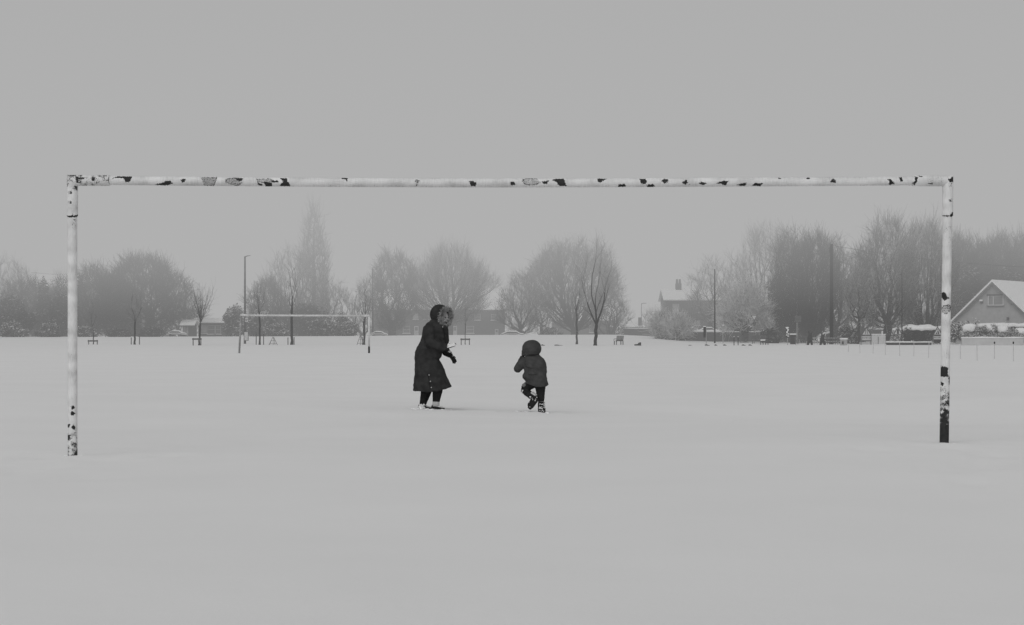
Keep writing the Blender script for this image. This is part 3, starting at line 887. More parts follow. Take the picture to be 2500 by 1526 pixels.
def build_woman():
    Y = 29.7; k = Y / F / 5.013
    org = Vector(((960 + 450 / 5.013 - 1250) / F * Y, Y, CAMZ + (HZ - (720 + 1390 / 5.013)) / F * Y))
    def P(u, v, y=0.0): return Vector(((u - 450) * k, y, (1390 - v) * k))
    org.z -= 0.014
    # body: one continuous skin, mostly under the clothes
    m = MB()
    fd = (0.86, -0.5, -0.12)
    f, u_, s_ = head_mesh(m, P(598, 262, -.02), fd, 0.105)
    m.tube([P(560, 330), P(585, 285)], [.055, .052], 10)
    m.tube([P(425, 770), P(425, 680), P(470, 560), P(510, 430), P(545, 340)], [.09, .10, .115, .12, .07], 14)
    for sg, pts, rr in ((-1, [(455, 405, -.12), (475, 575, -.19), (655, 632, -.19)], [.05, .042, .03]), (1, [(590, 415, .10), (605, 620, .13), (688, 714, .025)], [.05, .038, .022])):
        m.tube([P(*q) for q in pts], rr, 10)
    hand(m, P(655, 632, -.19), (1, .05, .36), (.1, .62, -.78), .15, 0.05, .3, 1)
    hand(m, P(690, 716, .02), (.62, -.1, -.8), (.5, -.75, .35), .14, 0.35, .3, -1)
    m.tube([P(405, 760, .05), P(400, 960, .06), P(392, 1170, .07), P(357, 1330, .07), P(352, 1372, .07)], [.08, .075, .062, .04, .04], 12)
    m.tube([P(445, 760, -.05), P(520, 960, -.07), P(541, 1170, -.07), P(527, 1310, -.07), P(522, 1370, -.07)], [.08, .075, .06, .042, .04], 12)
    m.tube([P(342, 1380, .07), P(425, 1382, .05)], [.035, .03], 10); m.tube([P(505, 1378, -.07), P(588, 1382, -.09)], [.035, .03], 10)
    body = remesh(m.build('person', None), 0.0085, 3, 0.5, mat=M['skin'])
    body.location = org
    tag(body, 'adult in long black parka with fur-rimmed hood, leaning forward with one hand held out', 'person', 'people playing in the snow')
    # eyes, sunk in the face
    for q in (-1, 1):
        e = MB(); e.ball(P(598, 262, -.02) + f * .082 + u_ * .004 + s_ * q * .034, .016, .016, .011, 8, 6); e.build('eye', M['eye'], body, True)
    # coat
    m = MB()
    def sec(v, a, b, hd, yc=0): return ((1390 - v) * k, (a - 450) * k, (b - 450) * k, hd, yc)
    def hem(X, Yy):
        uu = X / k + 450
        return -(lerp_tab(uu, [(240, 1158), (340, 1166), (480, 1180), (600, 1150), (712, 1112)]) - 1150) * k
    secs = [sec(1150, 241, 712, .26), sec(1100, 246, 706, .255), sec(1050, 253, 683, .25), sec(960, 262, 645, .235), sec(860, 268, 607, .215), sec(815, 268, 580, .195),
            sec(778, 265, 556, .175), sec(745, 262, 585, .19), sec(715, 264, 592, .2), sec(690, 268, 596, .2), sec(645, 285, 632, .2), sec(600, 312, 668, .2), sec(560, 336, 680, .2),
            sec(500, 350, 681, .205), sec(430, 364, 677, .2), sec(390, 376, 670, .18), sec(345, 402, 662, .145), sec(305, 455, 645, .1), sec(280, 480, 640, .08)]
    loft_sections(m, secs, 32, 2.3, hem)
    m.tube([P(448, 395, -.13), P(440, 470, -.18), P(462, 575, -.215), P(560, 612, -.22), P(652, 632, -.195)], [.10, .098, .088, .073, .055], 14)
    m.tube([P(600, 410, .1), P(610, 620, .13), P(650, 695, .06), P(685, 722, .03)], [.09, .075, .058, .052], 12)
    coat = remesh(m.build('coat', None, body), 0.0105, 5, 0.5, disp=0.013, dscale=6.0, mat=M['coat'])
    # hood: a shell open towards the face
    ax = Vector((0.80, -0.56, -0.16)).normalized(); uu = Vector((0, 0, 1)); uu = (uu - ax * uu.dot(ax)).normalized(); ss = ax.cross(uu)
    hc = P(572, 228, 0.0)
    rings = []
    prof = [(-.155, .01), (-.150, .05), (-.130, .092), (-.09, .128), (-.04, .145), (.02, .146), (.07, .136), (.105, .118), (.100, .100), (.06, .118), (0, .126), (-.06, .118), (-.11, .08), (-.125, .01)]
    for dd, r in prof:
        rings.append([hc + ax * dd + uu * (math.cos(t) * r * 1.06 - .12 * dd * 0) + ss * math.sin(t) * r * .94 for t in [2 * PI * i / 26 for i in range(26)]])
    hm = MB(); hm.loft(rings)
    hood = hm.build('hood', M['coat'], coat, True)
    col = MB(); col.ball(P(540, 318, 0), .095, .1, .05, 18, 10); col.build('collar', M['coat'], hood, True)
    fc = hc + ax * .104
    fur_ring(hood, fc + Vector((.006, 0, -.012)), ax, .112, .102, 5600, .052, 5)
    # zip, pocket, studs, seam
    z = MB(); z.tube([P(616, 352, -.150), P(620, 400, -.172), P(634, 500, -.178), P(646, 585, -.160)], .004, 5); z.build('zip', M['coat_seam'], coat)
    z = MB(); z.tube([P(612, 368, -.166), P(611, 390, -.178)], .0045, 5); z.build('zip_pull', M['stud'], coat)
    st = MB(); st.tube([P(430, 950, -.245), P(452, 1040, -.256), P(462, 1140, -.268)], .004, 5); st.build('side_vent', M['coat_seam'], coat)
    for a, b, yy in ((447, 965, -.242), (464, 1042, -.254), (475, 1116, -.264)):
        q = MB(); q.tube([P(a, b, yy), P(a, b, yy - .014)], .0085, 10); q.build('press_stud', M['stud'], coat)
    # leggings, socks, shoes
    m = MB()
    m.tube([P(430, 1060, .06), P(402, 1165, .07), P(378, 1260, .07), P(357, 1335, .07)], [.092, .086, .066, .05], 14)
    m.tube([P(548, 1060, -.07), P(543, 1165, -.07), P(534, 1240, -.07), P(527, 1298, -.07)], [.088, .08, .064, .054], 14)
    remesh(m.build('leggings', None, body), .009, 3, .5, .003, 9, M['legging'])
    q = MB(); q.tube([P(527, 1293, -.07), P(526, 1325, -.07), P(525, 1352, -.07)], [.0555, .054, .056], 16); q.build('sock', M['sock'], body, True)
    for a, yy, nm in ((345, .07, 0), (510, -.07, 1)):
        q = MB()
        rings = []
        for t, hw, ht, lift in ((-.055, .028, .055, .0), (-.04, .042, .085, 0), (0, .046, .088, 0), (.04, .047, .075, 0), (.09, .05, .056, 0), (.13, .045, .042, .004), (.155, .025, .026, .008)):
            c0 = P(a, 1392, yy) + Vector((t, -t * .25, 0))
            rings.append([c0 + Vector((0, hw * math.cos(w), lift + ht * .5 + ht * .5 * math.sin(w))) for w in [2 * PI * i / 14 for i in range(14)]])
        q.loft(rings)
        sh = remesh(q.build('shoe', None, body), .007, 3, .5, .004, 22, M['boot'])
        l_ = MB()
        for j in range(4): l_.tube([P(a + 30 + j * 13, 1335 + j * 9, yy - .035), P(a + 38 + j * 13, 1328 + j * 9, yy), P(a + 34 + j * 13, 1333 + j * 9, yy + .03)], .004, 5)
        l_.build('laces', M['glove'], sh)
    # gloves with five fingers each
    m = MB(); hand(m, P(650, 633, -.195), (1, .05, .36), (.1, .62, -.78), .185, 0.04, .3, 1)
    remesh(m.build('glove', None, body), .0055, 2, .5, mat=M['glove_snowy'])['label'] = 'open glove held palm up, covered with snow'
    m = MB(); m.tube([P(668, 706, .035), P(690, 720, .022), P(708, 736, .01)], [.055, .05, .038], 12); hand(m, P(694, 722, .02), (.62, -.1, -.8), (.5, -.75, .35), .18, 0.35, .3, -1)
    remesh(m.build('glove', None, body), .0055, 2, .5, mat=M['glove'])
    # snow clinging to the buried foot
    for i, (a, b, r) in enumerate(((350, 1350, .035), (375, 1335, .02), (335, 1375, .032), (372, 1372, .03), (322, 1360, .02))):
        clump('clinging_snow', P(a, b, .02), r, i, .9, body)
    for i, (a, b, r, yy) in enumerate(((420, 1392, .06, -.1), (610, 1385, .07, -.12), (660, 1390, .05, -.06), (290, 1392, .07, 0.02), (480, 1398, .05, -.2), (250, 1390, .05, .05), (700, 1388, .04, 0))):
        o = clump('snow_clump', org + P(a, b, yy), r * .8, 20 + i, .4)
        o.location.z = gz(o.location.x, o.location.y) - r * .05
        tag(o, 'low clumps of kicked-up snow beside the black shoes of the adult', 'snow clump', 'clumps of snow kicked up by the adult')
    return body


def build_child():
    Y = 30.2; k = Y / F / 6.8375
    org = Vector(((1220 + 580 / 6.8375 - 1250) / F * Y, Y, CAMZ + (HZ - (810 + 1345 / 6.8375)) / F * Y))
    def P(u, v, y=0.0): return Vector(((u - 580) * k, y, (1345 - v) * k))
    m = MB()
    head_mesh(m, P(530, 275, .03), (-.35, .93, -.05), .095)
    m.tube([P(550, 430), P(540, 350)], [.05, .045], 10)
    m.tube([P(620, 860), P(600, 700), P(580, 560), P(560, 440)], [.09, .09, .095, .06], 14)
    m.tube([P(455, 465, 0), P(295, 620, .02), P(385, 430, .13)], [.04, .034, .026], 10)
    m.tube([P(690, 500, 0), P(712, 650, .06), P(700, 780, .16)], [.04, .034, .026], 10)
    hand(m, P(385, 430, .13), (.25, .3, .9), (-.6, -.7, .3), .115, .3, .3, 1)
    hand(m, P(700, 780, .16), (-.2, .5, -.8), (.8, .2, 0), .115, .3, .3, 1)
    m.tube([P(680, 850, 0), P(690, 1010, 0), P(688, 1170, 0), P(700, 1300, 0)], [.075, .055, .04, .035], 12)
    m.tube([P(545, 850, .03), P(415, 950, .16), P(510, 1060, .0), P(560, 1110, -.06)], [.075, .055, .042, .036], 12)
    m.tube([P(700, 1315, .02), P(705, 1325, .14)], [.03, .026], 10); m.tube([P(565, 1100, -.08), P(510, 1240, -.05)], [.03, .026], 10)
    body = remesh(m.build('person', None), .0075, 3, .5, mat=M['skin']); body.location = org
    tag(body, 'small child in grey hooded coat seen from behind, hopping on one leg', 'person', 'people playing in the snow')
    for sg in (-1, 1):
        q = MB(); q.ball(P(530, 275, .03) + Vector((-.35, .93, -.05)).normalized() * .075 + Vector((.93 * sg, .35 * sg, 0)) * .03, .013, .013, .01, 8, 6)
        q.build('eye', M['eye'], body, True)
    m = MB()
    def sec(v, a, b, hd, yc=0): return ((1345 - v) * k, (a - 580) * k, (b - 580) * k, hd, yc)
    def hem(X, Yy):
        u = X / k + 580
        return -(lerp_tab(u, [(425, 850), (540, 900), (640, 925), (770, 912), (812, 885)]) - 890) * k
    secs = [sec(890, 432, 812, .165), sec(850, 436, 804, .168), sec(815, 430, 796, .168), sec(770, 384, 786, .165), sec(735, 380, 778, .163), sec(700, 398, 772, .16), sec(660, 410, 765, .157),
            sec(600, 404, 762, .155), sec(540, 405, 767, .15), sec(500, 408, 758, .145), sec(450, 410, 728, .125), sec(410, 425, 690, .1), sec(370, 450, 650, .085)]
    loft_sections(m, secs, 30, 2.4, hem)
    m.tube([P(440, 470, -.02), P(370, 540, -.03), P(300, 620, .0), P(290, 625, .03)], [.07, .07, .06, .058], 14)
    m.tube([P(292, 625, .02), P(335, 545, .06), P(378, 455, .1), P(388, 425, .12)], [.058, .056, .047, .043], 14)
    m.tube([P(640, 440, .0), P(680, 480, .0), P(706, 540, .0), P(722, 640, .03), P(735, 760, .08)], [.03, .062, .066, .062, .05], 14)
    coat = remesh(m.build('coat', None, body), .0085, 4, .5, .009, 8.0, M['kidcoat'])
    # crease lines across the back
    s = MB()
    s.tube([P(428, 572, -.142), P(470, 595, -.152), P(530, 606, -.157), P(590, 600, -.157)], .0028, 5); s.build('seam', M['coat_seam'], coat); s = MB(); s.tube([P(470, 712, -.164), P(560, 716, -.166), P(610, 708, -.166)], .0022, 5)
    s.build('seam', M['coat_seam'], coat)
    # hood, open to the far side
    ax = Vector((-.42, .9, -.06)).normalized(); uu = Vector((0, 0, 1)); uu = (uu - ax * uu.dot(ax)).normalized(); ss = ax.cross(uu)
    hc = P(538, 265, .02); rings = []
    for dd, r in [(-.128, .01), (-.125, .045), (-.112, .085), (-.08, .118), (-.03, .136), (.03, .138), (.08, .125), (.115, .108), (.11, .095), (.05, .115), (0, .12), (-.06, .108), (-.10, .06), (-.108, .01)]:
        ring = []
        for t in [2 * PI * i / 26 for i in range(26)]:
            c_ = math.cos(t)
            rr = r * (0.98 if c_ > 0 else 1.02)
            ring.append(hc + ax * dd + uu * c_ * rr * (.90 if c_ > 0 else .98) + ss * math.copysign(abs(math.sin(t)) ** (.9 if c_ > 0 else .6), math.sin(t)) * rr * 1.06)
        rings.append(ring)
    h = MB(); h.loft(rings)
    h.tube([P(530, 392, 0), P(528, 340, .0), P(534, 280, .02)], [.122, .132, .130], 20); h.tube([P(418, 400, .02), P(420, 340, .02), P(440, 260, .03)], [.05, .056, .05], 14)
    hood = remesh(h.build('hood', None, coat), .0075, 3, .5, .004, 9, M['kidcoat'])
    s = MB(); s.tube([P(440, 372, -.085), P(490, 380, -.120), P(560, 381, -.133), P(620, 380, -.116), P(660, 374, -.075)], .003, 5); s.build('seam', M['coat_seam'], hood)
    for i, (a, b, r) in enumerate(((425, 255, .010), (413, 288, .009), (440, 235, .006), (440, 272, .005))): clump('clinging_snow', P(a, b, -.045), r, i + 3, 1.3, hood)
    for q_, d_, u2 in ((P(385, 430, .13), (.25, .3, .9), (-.6, -.7, .3)), (P(700, 780, .16), (-.2, .5, -.8), (.8, .2, 0))):
        gm = MB(); hand(gm, q_, d_, u2, .13, .3, .3, 1); remesh(gm.build('glove', None, body), .0055, 2, .5, mat=M['kidcoat'])
    # trousers
    m = MB()
    m.tube([P(670, 840, 0), P(678, 920, 0), P(682, 1030, 0), P(688, 1110, 0), P(690, 1175, 0)], [.088, .084, .068, .056, .044], 14)
    m.tube([P(555, 850, .02), P(500, 890, .06), P(420, 948, .14), P(405, 965, .145)], [.085, .078, .062, .058], 14)
    m.tube([P(405, 962, .145), P(450, 1010, .07), P(520, 1060, .0), P(545, 1090, -.03)], [.06, .058, .056, .05], 14)
    tr = remesh(m.build('trousers', None, body), .008, 3, .5, .005, 12, M['kidtrouser'])
    q = MB(); q.add([P(386, 905, .052), P(428, 856, .022), P(462, 876, .012), P(420, 912, .045)], [(0, 1, 2, 3)]); q.tube([P(392, 903, .06), P(440, 868, .03)], [.03, .03], 8); q.build('pocket_flap', M['patch'], tr)
    for i, (a, b, r) in enumerate(((385, 985, .02), (415, 1000, .015), (355, 975, .013), (375, 1005, .012), (400, 1040, .012), (430, 1060, .01))): clump('clinging_snow', P(a, b, .06), r * .7, i + 9, .9, tr)
    # boots
    m = MB()
    for v, ru, ry, yy in ((1165, 48, .055, 0), (1200, 56, .064, .0), (1260, 60, .072, .02), (1310, 62, .088, .035), (1348, 62, .09, .04)):
        pass
    rings = []
    for v, hu, hd, yy in ((1350, 60, .085, .03), (1335, 64, .09, .03), (1290, 62, .08, .02), (1240, 60, .066, .0), (1195, 58, .06, 0), (1165, 50, .055, 0)):
        rings.append([P(705 + (1350 - v) * -.06, v, yy) + Vector((hu * k * math.cos(t), hd * math.sin(t), 0)) for t in [2 * PI * i / 18 for i in range(18)]])
    m.loft(rings)
    b1 = remesh(m.build('boot', None, body), .007, 3, .5, .005, 20, M['boot'])
    for i in range(60):
        r_ = random.Random(i + 70); clump('clinging_snow', P(650 + r_.uniform(0, 110), 1180 + r_.uniform(0, 160), -.062 - r_.uniform(0, .012)), r_.uniform(.003, .009), i, .8, b1)
    m = MB(); m.tube([P(530, 1055, .0), P(575, 1085, -.05), P(600, 1105, -.07)], [.058, .056, .05], 14)
    m.tube([P(615, 1105, -.075), P(570, 1150, -.085), P(520, 1215, -.075), P(500, 1255, -.065)], [.048, .054, .056, .042], 14, flat=.75)
    b2 = remesh(m.build('boot', None, body), .007, 3, .5, .004, 20, M['boot'])
    sl = MB(); sl.tube([P(632, 1112, -.108), P(575, 1175, -.122), P(520, 1240, -.115), P(490, 1278, -.09)], [.026, .038, .042, .03], 12, flat=.5, up=(0, 1, 0))
    sl.build('sole', M['rubber'], b2, True)
    for i, (a, b, r) in enumerate(((502, 1250, .010), (610, 1095, .02), (590, 1145, .014), (510, 1085, .018), (600, 1120, .012), (550, 1130, .01))): clump('clinging_snow', P(a, b, -.13 if b > 1100 else -.085), r * .7, i + 30, .8, b2)
    for i, (a, b, r, yy) in enumerate(((600, 1300, .05, -.1), (640, 1325, .045, -.12), (560, 1335, .06, 0), (340, 1270, .05, .3), (310, 1300, .06, .2), (470, 1330, .07, .1), (790, 1350, .06, -.02), (860, 1345, .05, .1))):
        o = clump('snow_clump', org + P(a, b, yy), r * .8, 50 + i, .4)
        o.location.z = gz(o.location.x, o.location.y) - r * .05
        tag(o, 'low clumps of kicked-up snow by the standing boot of the child', 'snow clump', 'clumps of snow kicked up by the child')
    return body


# ------------------------------------------------------------------ things round the field
def snap(px, y):
    x = (px - 1250) / F * y
    return Vector((x, y, gz(x, y) - 0.03))


def tree_frame(label, px, y, w, h, toprail=True):
    p = snap(px, y); k = y / F
    r = thing('tree_support_frame', label, 'tree support', p, 0, 'timber supports round the young trees')
    W = w * k / 2; H = h * k
    for s in (-1, 1):
        MB().box(s * W - .035, s * W + .035, -.035, .035, -.1, H).build('post', M['stake'], r)
    if toprail: MB().box(-W - .07, W + .07, -.062, -.037, H - .15, H - .02).build('rail', M['stake'], r)
    return r


def tree_stake(label, px, y, h, lean=0.0):
    p = snap(px, y); H = h * y / F
    m = MB(); m.tube([(0, 0, -.15), (lean, 0, H)], [.045, .04], 6)
    o = m.build('tree_stake', M['stake'], None); o.location = p
    return tag(o, label, 'stake', 'stakes beside the young trees')


def pole(name, label, px, y, top, r0, r1, mat, cat, group=None):
    p = snap(px, y); H = CAMZ + (HZ - top) / F * y - p.z
    rt = thing(name, label, cat, p, 0, group)
    m = MB(); m.tube([(0, 0, -.3), (0, 0, H * .5), (0, 0, H)], [r0, (r0 + r1) / 2, r1], 12); m.build('pole', M[mat], rt, True)
    return rt, H


def sign_frame(label, px, y, h, w, flip=1):
    """folding steel road-sign stand seen from behind: triangle plate rim on splayed legs"""
    p = snap(px, y); k = y / F; H = h * k; W = w * k / 2
    r = thing('road_sign_stand', label, 'sign stand', p, 0.35 * flip, 'bare steel road sign stands on the snow')
    for s in (-1, 1):
        MB().tube([(s * W, -.12, -.03), (s * W * .1, .05, H)], .02, 6).build('front_leg', M['steel'], r)
        MB().tube([(s * W * .8, .5, -.03), (s * W * .12, .06, H * .92)], .018, 6).build('back_leg', M['steel'], r)
    m = MB(); m.tube([(-W * .85, -.1, H * .2), (W * .85, -.1, H * .2)], .016, 6); m.tube([(-W * .5, -.02, H * .55), (W * .5, -.02, H * .55)], .014, 6); m.tube([(0, -.05, 0), (0, .05, H * .9)], .014, 6)
    m.build('brace', M['steel'], r)
    return r


def tri_sign(label, px, y, w, top, base, sym, plate):
    """triangular warning sign on a low stand, plate below"""
    p = snap(px, y); k = y / F; W = w * k / 2
    z = lambda py: CAMZ + (HZ - py) * k - p.z
    r = thing('roadworks_sign', label, 'road sign', p, 0, 'roadworks warning signs beside the hedge')
    t, b = z(top), z(base)
    fr = MB(); fr.prism([(-W, b), (W, b), (0, t)], -.012, .012); fr.build('border', M['signgrey'], r)
    i = .72; cy = b + (t - b) * .34
    def sc(pt): return (pt[0] * i, cy + (pt[1] - cy) * i)
    fc = MB(); fc.prism([sc((-W, b)), sc((W, b)), sc((0, t))], -.016, -.0125); face = fc.build('sign_face', M['signface'], r)
    s = MB(); hh = t - b
    if sym == 'narrow':
        for q in (-1, 1): s.tube([(q * W * .17 + (.0 if q < 0 else W * .08), -.02, b + hh * .16), (q * W * .14 + (0 if q < 0 else W * .05), -.02, b + hh * .38), (q * W * .10, -.02, b + hh * .66)], hh * .035, 5)
    elif sym == 'lights':
        for q in range(3): s.ball((0, -.02, b + hh * (.22 + .17 * q)), W * .16, .004, hh * .07, 10, 6)
        s.box(-W * .2, W * .2, -.0185, -.0175, b + hh * .12, b + hh * .68)
    else:
        s.prism([(-W * .42, b + hh * .14), (-W * .02, b + hh * .14), (-W * .2, b + hh * .34)], -.02, -.017)
        s.tube([(W * .28, -.02, b + hh * .13), (W * .16, -.02, b + hh * .36), (W * .05, -.02, b + hh * .5)], hh * .04, 5)
        s.tube([(W * .1, -.02, b + hh * .14), (W * .14, -.02, b + hh * .36)], hh * .035, 5); s.ball((0, -.02, b + hh * .6), W * .08, .004, hh * .05, 8, 6)
        s.tube([(W * .08, -.02, b + hh * .46), (-W * .14, -.02, b + hh * .3)], hh * .025, 5)
    s.build('symbol', M['signblack'], face)
    pb = b - .04; ph = plate * k
    if plate:
        pl = MB(); pl.box(-W * .98, W * .98, -.012, .012, pb - ph, pb); q = pl.build('plate', M['signgrey'], r)
        a = MB(); a.box(-W * .92, W * .92, -.016, -.0125, pb - ph + .03, pb - .03); a.build('plate_face', M['signface'], q)
        tx = MB(); rr = random.Random(px)
        xx = -W * .75
        while xx < W * .7:
            ww = rr.uniform(.04, .09); tx.box(xx, xx + ww * .35, -.019, -.0165, pb - ph * .7, pb - ph * .3); tx.box(xx + ww * .35, xx + ww, -.019, -.0165, pb - ph * rr.uniform(.4, .6), pb - ph * .3); xx += ww + .05
        tx.build('marks', M['signblack'], q)
    for sg in (-1, 1):
        MB().tube([(sg * W * .8, -.005, b), (sg * W * .9, -.1, -.05)], .022, 6).build('leg', M['steel'], r)
        MB().tube([(sg * W * .8, .01, b), (sg * W * .95, .5, -.05)], .02, 6).build('leg', M['steel'], r)
    return r


def snowy_car(label, px, y, w, top, base, rz=0.0):
    """parked car under a thick cap of snow"""
    k = y / F; x = (px - 1250) * k; zb = CAMZ + (HZ - base) * k
    L = w * k / 2; H = (base - top) * k
    r = thing('parked_car', label, 'car', (x, y, zb), rz, 'parked cars buried in snow')
    s = L / 2.1
    prof = [(-L, H * .28), (L, H * .28), (L * .98, H * .5), (L * .62, H * .56), (L * .3, H * .84), (-L * .45, H * .86), (-L * .8, H * .6), (-L * .99, H * .54)]
    MB().prism(prof, -.8, .8).build('body', M['carbody'], r)
    MB().prism([(-L * .7, H * .58), (L * .52, H * .58), (L * .26, H * .8), (-L * .42, H * .81)], -.815, -.803).build('window', M['glass'], r)
    rings = []
    for i in range(17):
        u = -1.02 + 2.04 * i / 16
        zt = lerp_tab(u, [(-1.02, .52), (-.95, .64), (-.75, .74), (-.45, .98), (0, 1.0), (.3, .97), (.6, .7), (.95, .6), (1.02, .48)]) * H
        zl = lerp_tab(u, [(-1.02, .3), (-.8, .36), (-.5, .5), (.3, .5), (.6, .36), (1.02, .3)]) * H
        d = .84; rings.append([(u * L, -d, zl), (u * L, -d * .85, (zl + zt) / 2 + .05), (u * L, -d * .4, zt), (u * L, d * .4, zt), (u * L, d * .85, (zl + zt) / 2 + .05), (u * L, d, zl)])
    MB().loft(rings).build('snow_cap', M['loose_snow'], r, True)
    for q in (-.62, .62):
        for yy in (-.8, .62):
            w_ = MB(); w_.tube([(q * L, yy, H * .22), (q * L, yy + .19, H * .22)], H * .21, 16); w_.build('wheel', M['rubber'], r)
    return r


def gable_house(name, label, px0, px1, y, eave, ridge, basez, depth, mat, windows, doors, chimneys, roof='snow', group='houses beyond the field', rz=0, sills=True, over=.3):
    """house with its ridge along the picture. windows: (px0, px1, py0, py1, material)"""
    k = y / F; x0, x1 = (px0 - 1250) * k, (px1 - 1250) * k; xm = (x0 + x1) / 2; W = (x1 - x0) / 2
    zz = lambda py: CAMZ + (HZ - py) * k - basez
    r = thing(name, label, 'house', (xm, y, basez), rz, group)
    ez, rzz = zz(eave), zz(ridge)
    w = MB(); w.prism([(-W, 0), (W, 0), (W, ez), (-W, ez)], 0, depth)
    # gable ends
    w.add([(-W + .01, 0.01, ez), (-W + .01, depth - .01, ez), (-W + .01, depth / 2, rzz - .12), (W - .01, .01, ez), (W - .01, depth - .01, ez), (W - .01, depth / 2, rzz - .12)], [(0, 2, 1), (3, 4, 5)])
    w.build('wall', M[mat], r)
    rf = MB(); o = over
    def slab(y0, z0, y1, z1, t=.14):
        rf.add([(-W - o, y0, z0), (W + o, y0, z0), (W + o, y1, z1), (-W - o, y1, z1), (-W - o, y0, z0 + t), (W + o, y0, z0 + t), (W + o, y1, z1 + t), (-W - o, y1, z1 + t)],
               [(0, 3, 2, 1), (4, 5, 6, 7), (0, 1, 5, 4), (1, 2, 6, 5), (2, 3, 7, 6), (3, 0, 4, 7)])
    sl = (rzz - ez) / (depth / 2)
    slab(-o, ez - o * sl + .02, depth / 2, rzz); slab(depth + o, ez - o * sl + .02, depth / 2 + .001, rzz - .002)
    rfo = rf.build('roof', M['loose_snow'] if roof == 'snow' else M[roof], r)
    g_ = MB(); g_.box(-W - o, W + o, -o - .12, -o - .003, ez - o * sl - .12, ez - o * sl + .0); g_.build('gutter', M['dark'], rfo)
    for (a, b, c, d, mt) in windows:
        xa, xb, za, zb = (a - 1250) * k - xm, (b - 1250) * k - xm, zz(d), zz(c)
        f = MB(); t = .07
        f.box(xa - t, xa, -.05, -.003, za - t, zb + t); f.box(xb, xb + t, -.05, -.003, za - t, zb + t); f.box(xa, xb, -.05, -.003, za - t, za); f.box(xa, xb, -.05, -.003, zb, zb + t)
        f.box(xa, xb, -.045, -.004, (za + zb) / 2 - .03, (za + zb) / 2 + .03)
        fo = f.build('window', M['white'], r)
        MB().box(xa, xb, -.02, -.005, za, zb).build('pane', M[mt], fo)
        if sills: MB().box(xa - .15, xb + .15, -.17, -.052, za - t - .08, za - t - .005).build('sill', M['concrete'], fo)
    for (a, b, c, d, mt) in doors:
        xa, xb, za, zb = (a - 1250) * k - xm, (b - 1250) * k - xm, max(0, zz(d)), zz(c)
        do = MB().box(xa, xb, -.06, -.004, za, zb).build('door', M[mt], r)
        MB().box(xa + .12, xb - .12, -.075, -.062, za + (zb - za) * .6, zb - .15).build('door_pane', M['glass'], do)
    for (a, b, c, d) in chimneys:
        xa, xb, za, zb = (a - 1250) * k - xm, (b - 1250) * k - xm, zz(d), zz(c)
        yy = depth / 2
        ch = MB().box(xa, xb, yy - .45, yy + .45, za, zb).build('chimney', M[mat], rfo)
        n = 2
        for i in range(n):
            MB().tube([(xa + (xb - xa) * (i + .5) / n, yy, zb), (xa + (xb - xa) * (i + .5) / n, yy, zb + .55)], [.16, .13], 8).build('chimney_pot', M['stone'], ch)
    return r


def low_wall(name, label, px0, px1, y, top, base, mat, cap=True, th=.3, capm='loose_snow', group='garden walls along the road', caph=.16):
    k = y / F; x0, x1 = (px0 - 1250) * k, (px1 - 1250) * k; xm = (x0 + x1) / 2; W = (x1 - x0) / 2
    zb = CAMZ + (HZ - base) * k; H = (base - top) * k
    r = thing(name, label, 'wall', (xm, y, zb), 0, group)
    MB().box(-W, W, -th / 2, th / 2, -.6, H).build('masonry', M[mat], r)
    if cap:
        rings = []
        N = max(6, int(W * 2 / .8))
        for i in range(N + 1):
            xx = -W - .04 + (2 * W + .08) * i / N; h = H + caph * (.8 + .5 * noise.noise(Vector((xx * .7, y, 1)))); d = th * .62
            rings.append([(xx, -d, H + .003), (xx, -d * .9, (H + h) / 2 + .02), (xx, 0, h), (xx, d * .9, (H + h) / 2 + .02), (xx, d, H + .003)])
        MB().loft(rings).build('snow_cap', M[capm], r, True)
    return r


def slat_bench(label, px, y, w, h, rz, name='park_bench'):
    p = snap(px, y); k = y / F; W = w * k / 2; H = h * k
    r = thing(name, label, 'bench', p, rz, 'slatted wooden benches on the snow')
    b = MB()
    for i in range(6):
        z = H * (.45 + .53 * i / 5.5); yy = -.02 + .3 * (z / H - .45)
        b.box(-W, W, -yy - .03, -yy, z, z + H * .075)
    b.build('backrest', M['slatwood'], r)
    s = MB()
    for i in range(4): s.box(-W, W, .03 + i * .12, .13 + i * .12, H * .42, H * .455)
    s.build('seat', M['slatwood'], r)
    MB().box(-W * .97, W * .97, .02, .48, H * .46, H * .58).build('snow_cap', M['loose_snow'], r)
    for sx in (-1, 1):
        for yy in (.0, .46): MB().box(sx * W * .92 - .03, sx * W * .92 + .03, yy - .03, yy + .03, -.05, H * .42).build('leg', M['slatwood'], r)
        a = MB(); a.tube([(sx * W * .97, -.05, H * .68), (sx * W * .97, .48, H * .66), (sx * W * .97, .5, H * .42)], .025, 6); a.build('armrest', M['slatwood'], r)
    return r


def block(name, label, px, y, w, h, shape, cat, seed, group=None, mat='stone_block'):
    """stone or slab lying in the snow; shape = outline in unit coordinates"""
    p = snap(px, y); k = y / F
    m = MB(); m.prism([((u - .5) * w * k, v * h * k) for u, v in shape], -.2, .25)
    o = m.build(name, M[mat], None); o.location = p
    b = o.modifiers.new('b', 'BEVEL'); b.width = .02; b.segments = 2
    return tag(o, label, cat, group)


# ================================================================== assemble
build_ground()
build_goal()
build_far_goal()
build_woman()
build_child()

